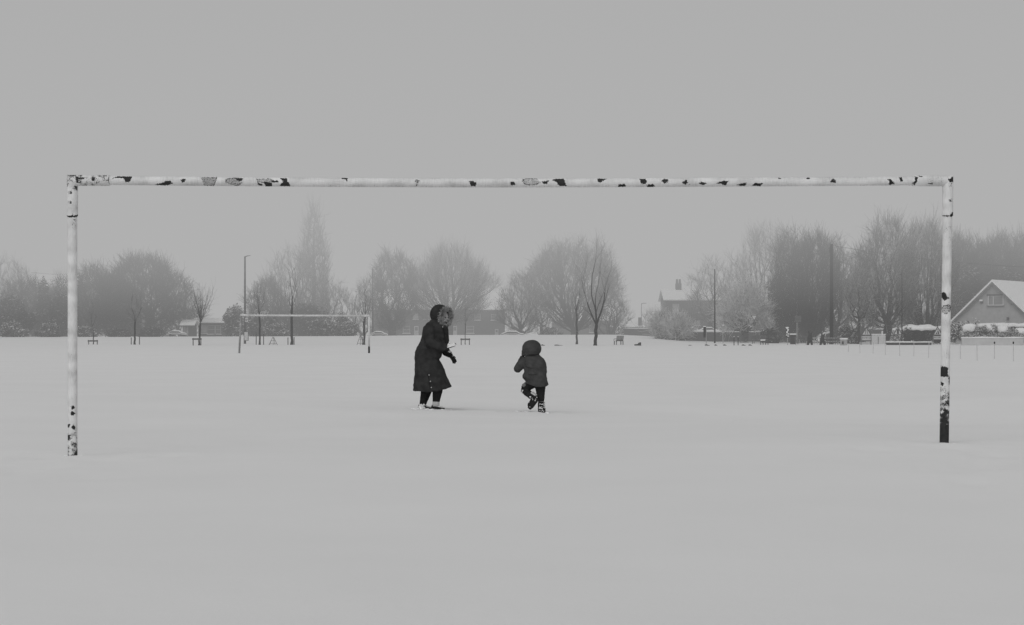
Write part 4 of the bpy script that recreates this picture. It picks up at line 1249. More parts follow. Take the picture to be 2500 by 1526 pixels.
# young trees in the field, their supports and stakes
ytr = 'young trees planted on the field'
make_tree('young_tree', 'thin sapling behind a low timber frame beside the white goalpost', 228, 168, 740, [(.3, 3), (.55, 9), (.8, 8), (1, 3)], .3, 18, .5, 4, .5, .009, .6, 31, group=ytr, rtrunk=.05)
tree_frame('low timber frame in front of the thin sapling beside the white goalpost', 227, 166, 21, 12)
make_tree('young_tree', 'upright young tree between two bare stakes without a rail, before the dark rounded trees', 329, 166, 716, [(.42, 3), (.6, 18), (.8, 20), (1, 8)], .45, 40, .5, 4, .5, .01, .6, 32, group=ytr, bark='bark_dark', twig='twig', rtrunk=.085)
tree_stake('stake on the left of the upright young tree before the dark rounded trees', 320.5, 166, 18)
tree_stake('stake on the right of the upright young tree before the dark rounded trees', 340.5, 166, 20)
make_tree('young_tree', 'leafless young tree leaning open to one side beside the bungalow with a glazed front', 486, 160, 690, [(.4, 4), (.55, 18), (.75, 34), (1, 30)], .36, 30, 1.2, 2, .8, .009, .5, 33, group=ytr, bark='bark_dark', twig='twig', rtrunk=.08, lean=.05)
tree_frame('low timber frame round the open young tree beside the bungalow', 481, 159, 19, 19)
make_tree('young_tree', 'young tree rising under the crossbar of the distant goal, first from its lamp post', 634, 165, 690, [(.5, 3), (.65, 16), (.85, 18), (1, 5)], .5, 36, .5, 4, .5, .01, .6, 34, group=ytr, bark='bark_dark', twig='twig', rtrunk=.085)
tree_stake('stake nearest the lamp post inside the distant goal', 625.5, 165, 32)
tree_stake('stake between the small tree and the steel sign stand inside the distant goal', 643.5, 165, 28)
make_tree('young_tree', 'thicker young tree between two short stakes right below the poplar', 712, 165, 640, [(.42, 4), (.6, 18), (.8, 20), (1, 6)], .45, 44, .5, 4, .5, .01, .6, 35, group=ytr, bark='bark_dark', twig='twig', rtrunk=.12)
tree_stake('short stake on the left of the young tree below the poplar', 703, 165, 19)
tree_stake('short stake on the right of the young tree below the poplar', 718, 165, 20)
make_tree('young_tree', 'young tree just inside the right post of the distant goal', 889, 165, 700, [(.4, 4), (.55, 16), (.8, 22), (1, 8)], .42, 46, .5, 4, .6, .01, .5, 36, group=ytr, rtrunk=.1)
tree_stake('stake beside the sign stand at the right post of the distant goal', 884.5, 165, 20)
sign_frame('steel sign stand in the middle of the distant goal opening', 667, 163, 21, 21)
sign_frame('steel sign stand at the right post of the distant goal', 880, 163, 26, 17, -1)
make_tree('young_tree', 'very slender sapling behind a timber frame, right of the adult in the parka', 1136, 166, 735, [(.35, 2), (.6, 5), (1, 2)], .5, 16, .4, 2, .4, .009, .6, 37, group=ytr, rtrunk=.035)
tree_frame('pale timber frame round the slender sapling right of the adult in the parka', 1136, 164, 20, 17)
make_tree('young_tree', 'slim straight tree with a bare stem standing before the big rounded tree', 1408, 168, 660, [(.4, 4), (.55, 12), (.75, 14), (1, 4)], .45, 26, .5, 4, .5, .011, .6, 38, group=ytr, bark='bark', rtrunk=.10)
make_tree('young_tree', 'dark open tree with a thick leaning trunk and long V-shaped branches on the field', 1453, 158, 588, [(.3, 8), (.45, 38), (.65, 50), (.8, 42), (1, 18)], .2, 24, .9, 2, 1.0, .011, .45, 39, group=ytr, bark='bark_dark', twig='twig', rtrunk=.15, lean=.045, rtip=.017)

# big bare trees beyond the field
B = make_tree
B('bare_tree', 'pale wide tree cut off by the left edge of the photo', 15, 230, 640, [(.2, 30), (.5, 75), (.8, 70), (1, 25)], .2, 700, .6, 4, .9, .013, .4, 41)
make_bush('conifer', 'dark conifer near the left edge, between the bare tree and the white post', 106, 219, 676, 28, 4000, 'leaf_dark', .16, 42, 'tree', 'evergreen trees beyond the field', 12, shape=1.2)
B('bare_tree', 'dense hazy tree filling the left corner in front of the pale wide tree', 62, 226, 690, [(.04, 44), (.4, 62), (.75, 54), (1, 24)], .06, 1000, .6, 6, .9, .014, .4, 79, twig='twig_dark')
B('bare_tree', 'dense hazy tree seen on both sides of the white post on the left', 160, 228, 684, [(.04, 40), (.4, 56), (.75, 48), (1, 22)], .06, 900, .6, 6, .9, .014, .4, 87, twig='twig_dark')
make_bush('evergreen_tree', 'low dark evergreen at the left edge of the photo', 30, 212, 718, 62, 6500, 'leaf_dark', .16, 43, 'tree', 'evergreen trees beyond the field', 14)
make_bush('evergreen_tree', 'dark evergreen directly behind the white goalpost on the left', 150, 214, 705, 48, 6000, 'leaf_dark', .16, 44, 'tree', 'evergreen trees beyond the field', 12)
B('bare_tree', 'dense tree right of the left goalpost with frost in its top', 228, 222, 655, [(.1, 34), (.45, 52), (.8, 48), (1, 16)], .12, 900, .5, 6, .9, .016, .4, 45, twig='twig_dark')
B('bare_tree', 'broad dense rounded tree, darkest of the group on the left', 352, 222, 634, [(.06, 60), (.35, 95), (.7, 92), (.9, 62), (1, 26)], .1, 1700, .5, 7, 1.0, .018, .4, 46, bark='bark_dark', twig='twig_dark')
B('bare_tree', 'lighter thin tree behind the small hut with a snowy roof', 438, 230, 700, [(.15, 36), (.5, 56), (.8, 44), (1, 14)], .15, 600, .5, 5, .9, .014, .4, 47)
B('bare_tree', 'dense low tree filling the gap left of the broad rounded tree', 285, 218, 690, [(.05, 46), (.5, 58), (.85, 40), (1, 14)], .08, 900, .5, 6, .9, .016, .4, 48, twig='twig_dark')
B('poplar_tree', 'very tall slender poplar fading into the fog', 766, 240, 511, [(.14, 32), (.3, 37), (.5, 35), (.72, 30), (.88, 20), (.96, 10), (1, 4)], .14, 1150, .25, 4, 1.2, .018, .95, 49, leaders=.9, bark='bark', twig='twig', rtrunk=.4)
B('bare_tree', 'spreading tree with long arching limbs left of the poplar', 708, 240, 612, [(.15, 30), (.4, 62), (.7, 62), (.9, 40), (1, 20)], .2, 520, .8, 5, 1.0, .013, .45, 50, twig='twig')
B('bare_tree', 'low bushy tree behind the lamp post', 652, 228, 690, [(.05, 34), (.5, 56), (.85, 40), (1, 16)], .08, 700, .5, 6, .9, .015, .4, 51, twig='twig_dark')
B('bare_tree', 'thin frosty tree right of the poplar', 815, 236, 690, [(.1, 30), (.45, 48), (.8, 40), (1, 20)], .14, 520, .6, 5, .9, .014, .4, 52)
make_bush('evergreen_tree', 'dark shrubby evergreen at the foot of the poplar', 760, 224, 742, 90, 9000, 'leaf_dark', .16, 53, 'tree', 'evergreen trees beyond the field', 18)
make_bush('laurel_bush', 'rounded laurel with snow on its leaves beside the distant goal', 575, 214, 742, 36, 5500, 'leaf', .15, 54, 'bush', nb=14)
make_bush('laurel_bush', 'snow-flecked bush behind the left half of the distant goal', 640, 216, 752, 44, 5000, 'leaf', .14, 55, 'bush', nb=12)
B('bare_tree', 'thin tree between the distant goal and the ivy-clad tree', 888, 232, 690, [(.1, 20), (.5, 30), (.85, 22), (1, 8)], .2, 300, .5, 5, .8, .013, .4, 56)
B('bare_tree', 'ivy-clad tree with a thick dark trunk left of the adult', 958, 236, 624, [(.2, 24), (.45, 50), (.75, 52), (1, 22)], .25, 800, .6, 7, .9, .016, .3, 57, bark='bark_dark', twig='twig_dark', rtrunk=.55)
B('bare_tree', 'huge fan-shaped tree directly behind the hooded adult', 1098, 240, 608, [(.28, 40), (.45, 90), (.65, 104), (.85, 78), (1, 36)], .26, 1100, .95, 5, 1.1, .012, .4, 58, rtrunk=.5)
B('bare_tree', 'low spreading tree between the brick terrace and the big rounded tree', 1274, 226, 682, [(.18, 26), (.4, 58), (.7, 52), (1, 22)], .2, 560, .85, 5, .9, .012, .4, 59)
B('bare_tree', 'two-stemmed thin tree just left of the big rounded tree', 1322, 230, 648, [(.2, 20), (.5, 34), (.8, 30), (1, 12)], .3, 320, .6, 5, .9, .013, .4, 60, rtrunk=.22)
B('bare_tree', 'big rounded tree with several stems in the middle of the skyline', 1403, 232, 598, [(.22, 34), (.42, 92), (.65, 112), (.85, 92), (1, 44)], .16, 1500, .8, 6, 1.0, .0135, .35, 61, bark='bark_dark', twig='twig_dark', rtrunk=.55)
B('bare_tree', 'lower half-hidden tree at the right flank of the big rounded tree', 1488, 236, 700, [(.1, 26), (.5, 44), (.8, 36), (1, 14)], .2, 420, .6, 5, .9, .013, .3, 62, twig='twig_dark')
B('bare_tree', 'small misty tree by the far lamp post', 1587, 262, 757, [(.15, 18), (.5, 26), (.8, 18), (1, 8)], .3, 170, .6, 4, .7, .012, .4, 63)
B('frosted_tree', 'white frosted small tree in front of the gable of the stone house', 1614, 196, 762, [(.08, 18), (.4, 30), (.7, 22), (1, 6)], .1, 300, .8, 6, .7, .018, .2, 64, twig='twig_white', bark='bark', group='frosted small trees')
B('frosted_tree', 'white frosted small tree in front of the window of the stone house', 1656, 194, 768, [(.12, 20), (.4, 34), (.7, 24), (1, 6)], .14, 320, .8, 6, .7, .018, .2, 65, twig='twig_white', bark='bark', group='frosted small trees')
B('bare_tree', 'misty tree with a drooping top before the snowy roof of the stone house', 1735, 230, 640, [(.25, 40), (.5, 58), (.8, 44), (1, 18)], .3, 560, .6, 5, 1.0, .012, .2, 66)
B('bare_tree', 'pale tree hiding the right end of the stone house', 1798, 226, 650, [(.1, 26), (.4, 40), (.75, 34), (1, 14)], .15, 480, .8, 4, .9, .012, .3, 78)
B('bare_tree', 'vase-shaped tree with clear upright limbs right of the stone house', 1868, 222, 560, [(.2, 26), (.45, 54), (.75, 62), (1, 30)], .25, 620, .85, 5, 1.1, .013, .5, 67)
B('frosted_tree', 'layered tree loaded with snow standing on a pale trunk right of the thin pole', 1818, 188, 686, [(.2, 40), (.35, 64), (.6, 54), (.85, 28), (1, 8)], .2, 1000, .8, 6, .8, .018, .1, 68, twig='twig_white', bark='bark', group='frosted small trees')
make_bush('evergreen_tree', 'pale frost-covered evergreen left of the dense dark trees', 1905, 192, 655, 44, 7000, 'leaf_white', .14, 69, 'tree', 'evergreen trees beyond the field', 16)
B('bare_tree', 'darkest dense fan-shaped tree just left of the tall telegraph pole', 1988, 186, 582, [(.05, 16), (.2, 42), (.4, 64), (.7, 66), (.88, 46), (1, 24)], .07, 1150, .85, 5, 1.0, .013, .5, 70, bark='bark_dark', twig='twig_dark', rtrunk=.4)
B('bare_tree', 'upright dense tree between the frosted evergreen and the darkest fan-shaped tree', 1928, 190, 572, [(.06, 18), (.3, 42), (.65, 46), (.88, 30), (1, 14)], .1, 800, .6, 5, 1.0, .013, .55, 77, bark='bark_dark', twig='twig_dark', rtrunk=.3)
make_bush('evergreen_tree', 'dark evergreen under the darkest fan-shaped tree', 1962, 194, 716, 48, 4500, 'leaf_dark', .15, 71, 'tree', 'evergreen trees beyond the field', 18, shape=.9)
B('bare_tree', 'tree right behind the tall telegraph pole', 2040, 192, 588, [(.1, 26), (.4, 42), (.8, 38), (1, 16)], .15, 700, .6, 6, .9, .014, .5, 72)
B('bare_tree', 'tall tree with a straight trunk midway between telegraph pole and right goalpost', 2166, 176, 550, [(.14, 46), (.4, 74), (.7, 64), (1, 26)], .16, 1200, .8, 6, 1.1, .0125, .5, 73, bark='bark_dark', twig='twig', rtrunk=.42)
B('bare_tree', 'many-stemmed tall tree just left of the right goalpost', 2258, 178, 553, [(.12, 44), (.4, 66), (.75, 60), (1, 26)], .1, 1100, .9, 6, 1.1, .0125, .55, 74, bark='bark_dark', twig='twig', rtrunk=.45)
B('bare_tree', 'short leaning thin tree behind the road-narrows sign', 2096, 172, 660, [(.25, 16), (.5, 30), (.8, 26), (1, 12)], .35, 200, .6, 5, .8, .012, .4, 75, rtrunk=.12, lean=.03, bark='bark_dark')
B('bare_tree', 'frosty lower tree between the telegraph pole and the straight-trunked tree', 2105, 196, 620, [(.1, 30), (.45, 46), (.8, 36), (1, 14)], .12, 620, .6, 6, .9, .013, .4, 76)
for i, (px, top, hw, lab) in enumerate(((2342, 590, 44, 'dark wood-edge tree directly right of the right goalpost'), (2396, 604, 40, 'dark tree behind the left roof slope of the gabled house'), (2446, 588, 42, 'dark tree right above the roof ridge of the gabled house'),
                                   (2502, 582, 42, 'dark tree cut by the right edge of the photo'))):
    B('bare_tree', lab, px, 194 + i * 3, top, [(.04, hw * .4), (.25, hw * .9), (.6, hw), (.85, hw * .72), (1, hw * .3)], .08, 1150, .75, 6, 1.1, .015, .5, 80 + i, bark='bark_dark', twig='twig_dark', group='dark trees behind the gabled house')
make_bush('evergreen_tree', 'tall dark evergreen screen behind the left roof slope of the gabled house', 2365, 192, 640, 56, 9000, 'leaf_dark', .17, 85, 'tree', 'evergreen trees beyond the field', 18, shape=.5)
make_bush('evergreen_tree', 'dark evergreen screen behind the ridge of the gabled house', 2462, 196, 640, 62, 9000, 'leaf_dark', .17, 86, 'tree', 'evergreen trees beyond the field', 18, shape=.5)

# low bushes
for px, y, top, hw, lf, n, lab in (
        (30, 206, 782, 46, 'leaf', 3000, 'snowy bush at the foot of the dark evergreen by the left edge'), (118, 206, 786, 36, 'leaf', 2600, 'snow-flecked bush left of the left goalpost'),
        (210, 207, 795, 34, 'leaf', 2400, 'low bush at the foot of the frosty-topped tree by the left goalpost'), (290, 207, 800, 40, 'leaf_dark', 2600, 'dark low bush behind the two-staked young tree'),
        (372, 207, 796, 40, 'leaf_dark', 2600, 'dark low bush under the broad rounded tree'),
        (680, 212, 788, 40, 'leaf', 3200, 'bush behind the steel sign stand in the distant goal'), (785, 212, 776, 42, 'leaf', 3600, 'snow-dusted bush in the right half of the distant goal'),
        (848, 212, 785, 36, 'leaf', 3000, 'low bush next to the right post of the distant goal'), (835, 216, 758, 26, 'leaf', 2600, 'taller bush behind the right half of the distant goal'),
        (1340, 226, 795, 40, 'leaf', 2600, 'pale low bush under the two-stemmed tree'), (1512, 216, 797, 12, 'leaf_white', 1500, 'small dome-shaped bush white with snow above the lone bench'),
        (1640, 196, 808, 42, 'leaf', 3000, 'dark low bush at the end of the stone wall'), (2070, 176, 796, 34, 'leaf', 3600, 'snow-topped bush right of the telegraph pole'),
        (1880, 182, 800, 32, 'leaf_dark', 3000, 'dark low bush left of the snow-plastered post'), (2188, 168, 805, 20, 'leaf_white', 2200, 'snow-laden bush spilling beside the traffic-light sign'),
        (2030, 184, 812, 20, 'leaf_dark', 1600, 'dark low bush at the foot of the telegraph pole')):
    make_bush('bush', lab, px, y, top, hw, n, lf, .12, int(px) + 7, nb=10)
for i, (px, top, hw, lab) in enumerate(((2366, 790, 26, 'first snow-capped clipped shrub right of the right goalpost'), (2414, 792, 26, 'middle snow-capped shrub before the gabled house'), (2448, 794, 20, 'rounded snowy shrub below the gable window'),
                                        (2492, 800, 26, 'shrub at the right edge before the gabled house'))):
    make_bush('bush', lab, px, 163.5, top, hw, 9000, 'leaf_white', .06, 300 + i, basepy=834, snowcap=True, group='snow-capped shrubs before the gabled house', nb=14, shape=.5)
make_hedge('hedge', 'dark clipped hedge with a thick snow top left of the right goalpost', 2204, 2300, 170, 797, 838, 'leaf_dark', 91, 9000, 1.4, snowh=.5)
make_hedge('hedge', 'snow-frosted hedge running behind the shrubs of the gabled house', 2388, 2520, 167, 788, 834, 'leaf_white', 92, 8000, 1.2)
make_hedge('hedge', 'pale frosted hedge between the right goalpost and the gabled house', 2318, 2392, 168, 785, 838, 'leaf_white', 93, 6000, 1.2, snow=False)

# lamp posts, poles, wires
rt, H = pole('lamp_post', 'tall grey lamp post with a notice board, left of the distant goal', 598, 172, 626, .11, .075, 'steel', 'lamp post', 'street lamps beyond the field')
k = 172 / F
m = MB(); m.tube([(0, 0, H - .05), (.1, 0, H + .0), (.2, 0, H + .03)], [.06, .045, .035], 8); m.build('arm', M['steel'], rt)
m = MB(); m.prism([(.16, H + .0), (.5, H + .06), (.51, H + .09), (.16, H + .08)], -.1, .1); m.build('lantern', M['steel'], rt)
z = lambda py: CAMZ + (HZ - py) * k - rt.location.z
s = MB().box(.04, .30, -.16, -.12, z(786), z(776)).build('small_sign', M['signface'], rt)
MB().box(.07, .27, -.166, -.161, z(780.3), z(779.3)).box(.07, .22, -.166, -.161, z(783), z(782)).build('marks', M['signblack'], s)
s = MB().box(-.08, .34, -.16, -.12, z(832), z(809)).build('notice_board', M['signgrey'], rt)
MB().box(-.03, .29, -.166, -.161, z(831), z(810.5)).build('notice', M['signface'], s)
rt, H = pole('lamp_post', 'small faint lamp post in the fog left of the stone house', 1566, 275, 741, .07, .05, 'steel', 'lamp post', 'street lamps beyond the field')
m = MB(); m.tube([(0, 0, H - .05), (.2, 0, H + .03), (.55, 0, H + .03)], .05, 8); m.build('arm', M['steel'], rt)
MB().box(.4, .72, -.1, .1, H - .0, H + .08).build('lantern', M['steel'], rt)
rt, H = pole('lamp_post', 'faint lamp post with a bent head inside the dense dark trees', 1946, 186, 682, .07, .05, 'offwhite', 'lamp post', 'street lamps beyond the field')
m = MB(); m.tube([(0, 0, H - .03), (-.1, 0, H + .05), (-.35, 0, H + .05)], .04, 8); m.build('lantern', M['offwhite'], rt)
rt, TH = pole('telegraph_pole', 'tall dark telegraph pole on the right with a wire from its top', 2030, 170, 596, .17, .13, 'wood', 'pole', 'wooden telegraph poles')
tp = Vector(rt.location)
MB().box(-.2, -.1, -.1, .1, TH - .75, TH - .3).build('junction_box', M['dark'], rt)
MB().box(-.18, -.1, -.05, .05, TH * .35, TH * .35 + .2).build('junction_box', M['dark'], rt)
rt, H = pole('telegraph_pole', 'thin straight pole in front of the stone house', 1745, 182, 657, .08, .06, 'wood', 'pole', 'wooden telegraph poles')
rt, H = pole('telegraph_pole', 'thin dark pole just left of the traffic-light sign, reaching half up the trees', 2202, 166, 660, .055, .04, 'wood', 'pole', 'wooden telegraph poles')
rt, H = pole('telegraph_pole', 'faint pole at the left side of the ivy-clad tree', 910, 228, 655, .09, .07, 'wood', 'pole', 'wooden telegraph poles')
w = MB()
a, b = Vector(tp) + Vector((.1, 0, TH - .12)), at(2620, 655, 175)
pts = [a.lerp(b, i / 24) - Vector((0, 0, .9 * 4 * (i / 24) * (1 - i / 24) * .5)) for i in range(25)]
w.tube(pts, .016, 5)
tag(w.build('overhead_wire', M['dark'], None), 'dark sagging wire running right from the tall telegraph pole', 'wire', 'overhead wires')
w = MB(); a, b = at(75, 665, 250), at(190, 672, 250); w.tube([a, a.lerp(b, .5) - Vector((0, 0, .1)), b], .02, 5)
tag(w.build('overhead_wire', M['dark'], None), 'faint wire in the fog above the trees at the left edge', 'wire', 'overhead wires')

# houses
gable_house('brick_terrace', 'long dark brick terrace with snowy roof behind the hooded adult', 908, 1232, 262, 754, 706, -.6, 9, 'brick',
            [(1010, 1020, 765, 778, 'curtain'), (1036, 1046, 765, 778, 'glass'), (1072, 1082, 765, 778, 'glass'), (950, 960, 765, 778, 'glass'), (1110, 1122, 768, 780, 'glass'), (1160, 1172, 768, 780, 'glass'), (1200, 1210, 768, 780, 'glass'),
             (985, 1000, 797, 812, 'glass'), (1140, 1156, 797, 812, 'glass')],
            [(1011, 1022, 796, 823, 'offwhite'), (1106, 1116, 796, 823, 'offwhite'), (1208, 1217, 803, 823, 'white')], [(985, 996, 690, 712)])
gable_house('bungalow', 'low bungalow with a wide glazed front left of the distant goal', 484, 544, 225, 788, 778, -.4, 7, 'brick',
            [(493, 504, 795, 812, 'curtain'), (508, 524, 795, 814, 'glass'), (527, 538, 795, 814, 'glass')], [(487, 491, 797, 822, 'white')], [])
gable_house('hut', 'small hut with a tilted snowy roof left of the bungalow', 446, 470, 220, 793, 783, -.4, 3, 'brick', [(449, 452, 798, 812, 'curtain')], [(455, 460, 797, 820, 'white')], [])
gable_house('chimney_house', 'misty house with a tall chimney almost hidden behind the bushy tree by the lamp post', 608, 690, 300, 745, 712, -.6, 9, 'stone', [(640, 650, 760, 772, 'glass')], [], [(609, 621, 692, 722), (626, 632, 700, 722)])
gable_house('stone_house', 'sooty two-storey stone house with a snowy roof and a big chimney', 1625, 1802, 240, 732, 706, .1, 8, 'stone',
            [(1643, 1657, 743, 762, 'curtain'), (1694, 1706, 743, 762, 'glass'), (1743, 1757, 745, 762, 'glass'), (1698, 1708, 782, 793, 'curtain'), (1770, 1784, 785, 802, 'glass')],
            [(1729, 1734, 786, 830, 'white'), (1752, 1758, 785, 830, 'offwhite')], [(1656, 1670, 690, 720)])
gable_house('low_house', 'low dark roofed house in the fog between the rounded tree and the stone house', 1350, 1500, 275, 781, 750, -.6, 8, 'brick', [(1440, 1450, 795, 810, 'glass')], [(1400, 1405, 795, 823, 'offwhite')], [(1378, 1386, 762, 782)])
gable_house('outbuilding', 'long low misty outbuilding left of the stone house', 1498, 1612, 268, 799, 797, -.6, 6, 'stone', [(1540, 1556, 804, 812, 'curtain')], [], [(1562, 1570, 784, 800)])
gable_house('low_house', 'low house with a snowy roof behind the road-narrows sign', 2085, 2152, 205, 803, 779, .0, 6, 'stone', [(2100, 2110, 806, 816, 'glass')], [], [(2141, 2144, 788, 802)])
gable_house('low_house', 'faint distant house with a flat roof line above the trees at the left edge', 60, 200, 300, 700, 670, -.6, 8, 'stone', [(140, 150, 715, 730, 'glass')], [], [])


def right_house():
    """gabled bungalow at the right edge, its gable wall turned to the field"""
    y = 172; k = y / F
    ax, az = (2425 - 1250) * k, CAMZ + (HZ - 688) * k
    lx, lz = (2330 - 1250) * k, CAMZ + (HZ - 790) * k
    base = gz(ax, y) - .1
    r = thing('gabled_house', 'grey rendered house at the right edge, its gable with a small window facing the field', 'house', (ax, y, base), -.60, 'houses beyond the field')
    hw = 3.55; A = az - base; E = A - hw * .94; dp = 11.0
    w = MB(); w.prism([(-hw, -.5), (hw, -.5), (hw, E), (0, A - .05), (-hw, E)], 0, dp); w.build('wall', M['render'], r)
    rf = MB(); sl = (A - E) / hw; o = .35
    for s in (-1, 1):
        p0 = (0, A); p1 = (s * (hw + o), E - o * sl); t = .2
        v = [(p0[0], -o, p0[1]), (p1[0], -o, p1[1]), (p1[0], dp, p1[1]), (p0[0], dp, p0[1])]
        v += [(a, b, c + t) for a, b, c in v]
        f = [(0, 1, 2, 3), (7, 6, 5, 4), (0, 4, 5, 1), (1, 5, 6, 2), (2, 6, 7, 3)]
        rf.add(v, f if s < 0 else [tuple(reversed(q)) for q in f])
    ro = rf.build('roof', M['loose_snow'], r)
    bg = MB()
    for s in (-1, 1):
        v = [(0, A - .02), (s * (hw + o), E - o * sl - .02), (s * (hw + o), E - o * sl - .22), (0, A - .26)]
        if s > 0: v = v[::-1]
        bg.prism(v, -o - .04, -o - .003)
    bg.build('bargeboard', plain('grey_bargeboard', .17, .8), ro)
    # window at photo (2411..2450, 722..745)
    x0, x1 = (2412 - 2425) * k, (2451 - 2425) * k; z1, z0 = CAMZ + (HZ - 722) * k - base, CAMZ + (HZ - 744) * k - base
    f = MB(); t = .06
    f.box(x0, x1, -.06, -.003, z0 - t, z0); f.box(x0, x1, -.06, -.003, z1 - t, z1); f.box(x0, x0 + t, -.06, -.003, z0, z1 - t); f.box(x1 - t, x1, -.06, -.003, z0, z1 - t); f.box(x0 + .46, x0 + .52, -.055, -.004, z0, z1 - t)
    fo = f.build('window', M['render_white'], r)
    MB().box(x0 + t, x0 + .46, -.02, -.004, z0, z1 - t).build('pane', M['curtain'], fo); MB().box(x0 + .52, x1 - t, -.02, -.004, z0, z1 - t).build('pane', M['curtain'], fo)
    MB().box(x0 - .1, x1 + .1, -.14, -.003, z1 + .02, z1 + .13).build('lintel', M['steel'], fo); MB().box(x0 - .12, x1 + .1, -.16, -.062, z0 - t - .07, z0 - t - .003).build('sill', M['white'], fo)
    bx, bz = (2396 - 2425) * k, CAMZ + (HZ - 738) * k - base
    MB().box(bx - .1, bx + .1, -.2, -.003, bz - .08, bz + .1).build('alarm_box', M['steel'], r)
    q = MB(); q.box(bx - .14, bx + .14, -.24, -.2, bz + .1, bz + .25); q.build('snow_cap', M['loose_snow'], r)
    bx, bz = (2473 - 2425) * k, CAMZ + (HZ - 743) * k - base
    MB().tube([(bx - .12, -.03, bz), (bx, -.14, bz), (bx + .12, -.03, bz)], .035, 6).build('wall_lamp', M['steel'], r)
    bx, bz = (2462 - 2425) * k, CAMZ + (HZ - 779) * k - base
    MB().box(bx - .06, bx + .1, -.2, -.003, bz - .1, bz + .16).build('flue', M['steel'], r)
    return r


right_house()
low_wall('rendered_wall', 'long pale rendered garden wall under the shrubs of the gabled house', 2348, 2498, 160, 826, 843, 'pale')
low_wall('stone_wall', 'long dark stone wall in front of the stone house', 1640, 1925, 199, 811, 845, 'stone', caph=.3)
low_wall('stone_wall', 'far dark boundary wall in the fog behind the lone bench', 1500, 1640, 238, 803, 825, 'stone')
low_wall('kerb_wall', 'low dark snow-topped edging wall below the dark clipped hedge', 2165, 2272, 163, 836.5, 840, 'stone', caph=.14, th=.5)

# parked cars under snow
snowy_car('car buried in snow below the small hut', 432, 218, 44, 806, 822, 0)
snowy_car('car buried in snow at the right end of the brick terrace', 1252, 222, 58, 807, 825, 0)
snowy_car('car buried in snow left of the hooded adult, before the ivy-clad tree', 926, 222, 40, 808, 823, 0)
snowy_car('snow-domed car left of the dark message board', 1689, 205, 34, 797, 815)
snowy_car('snow-domed car right behind the dark message board', 1730, 206, 46, 798, 815)

# things lying on the snow
slat_bench('lone dark slatted bench seen from behind, right of the dark open tree', 1513, 165, 19, 23, .35)
slat_bench('faint slatted bench before the stone wall right of the layered snowy tree', 1853, 176, 34, 22, -.1)
slat_bench('slatted bench turned sideways with a curved armrest, left of the snow-plastered post', 1872, 165, 15, 24, 1.0)
wedge = [(0, 0), (1, 0), (1, 1), (.7, .95), (.5, .55), (0, .45)]
flat = [(0, 0), (1, 0), (.98, .4), (.6, .7), (.3, 1), (.04, .8)]
block('stone_block', 'dark wedge-shaped stone lying alone on the snow right of the lone bench', 1557, 158, 16, 9, wedge, 'stone', 1)
block('stone_slab', 'long flat dark slab in the snow right of the child', 1364, 158, 22, 3.4, flat, 'stone', 2)
block('stone_slab', 'small flat slab just beside the hood of the child', 1326, 158, 10, 4, flat, 'stone', 3)
block('stone_slab', 'small flat slab alone in the snow before the stone wall', 1686, 158, 10, 2.6, flat, 'stone', 4)
for i, (px, w_, lab) in enumerate(((1727, 12, 'dark clods at the foot of the dark message board'), (1748, 6, 'tiny dark clod below the thin straight pole'), (1770, 8, 'dark clod of earth right of the thin straight pole'),
                                   (1816, 9, 'flat dark clod right of the little post frame'), (1832, 8, 'flat dark clod between the little post frame and the sideways bench'))):
    block('earth_clod', lab, px, 158, w_, 4, flat, 'clod', 10 + i, 'dark clods poking out of the snow', 'stone_block')
# narrow dark message board
p = snap(1724, 164); k = 164 / F
r = thing('message_board', 'narrow dark board on a thin pale post in front of the snow-domed cars', 'sign', p)
zz = lambda py: CAMZ + (HZ - py) * k - p.z
MB().tube([(0, 0, -.1), (0, 0, zz(797))], .03, 8).build('post', M['offwhite'], r)
MB().box(-.24, -.03, -.05, -.02, zz(824), zz(798)).build('board', M['signblack'], r)
MB().box(-.25, -.02, -.07, .0, zz(798) + .003, zz(796)).build('snow_cap', M['loose_snow'], r)
# little frame on two posts
p = snap(1797, 160); k = 160 / F
r = thing('post_frame', 'little frame of two dark posts with a board between them, before the stone wall', 'post frame', p)
for s in (-1, 1): MB().box(s * .17 - .03, s * .17 + .03, -.03, .03, -.1, .72).build('post', M['wood'], r)
MB().box(-.14, .14, -.02, .02, .36, .66).build('panel', M['steel'], r); MB().box(-.2, -.14, -.035, .035, .72, .78).box(.14, .2, -.035, .035, .72, .78).build('snow_cap', M['loose_snow'], r)
# give-way sign and square signs on posts
p = snap(1841, 178); k = 178 / F; zz = lambda py: CAMZ + (HZ - py) * k - p.z
r = thing('give_way_sign', 'pale inverted triangle sign on a post under the layered snowy tree', 'road sign', p)
MB().tube([(0, 0, -.1), (0, 0, zz(772))], .035, 8).build('post', M['steel'], r)
MB().prism([(-.3, zz(769)), (0, zz(784)), (.3, zz(769))], -.06, -.04).build('border', M['signgrey'], r)
MB().prism([(-.22, zz(770.5)), (0, zz(781.5)), (.22, zz(770.5))], -.066, -.061).build('sign_face', M['signface'], r)
p = snap(1948, 172); k = 172 / F; zz = lambda py: CAMZ + (HZ - py) * k - p.z
r = thing('square_sign', 'grey square sign on a thin post before the dense dark trees', 'road sign', p)
MB().tube([(0, 0, -.1), (0, 0, zz(772))], .035, 8).build('post', M['steel'], r); MB().box(-.29, .29, -.06, -.04, zz(786), zz(771)).build('sign_face', plain('grey_sign_back', .10, .6), r)
p = snap(1765, 180); k = 180 / F; zz = lambda py: CAMZ + (HZ - py) * k - p.z
r = thing('small_sign', 'small pale sign plates on a post right of the thin straight pole', 'road sign', p)
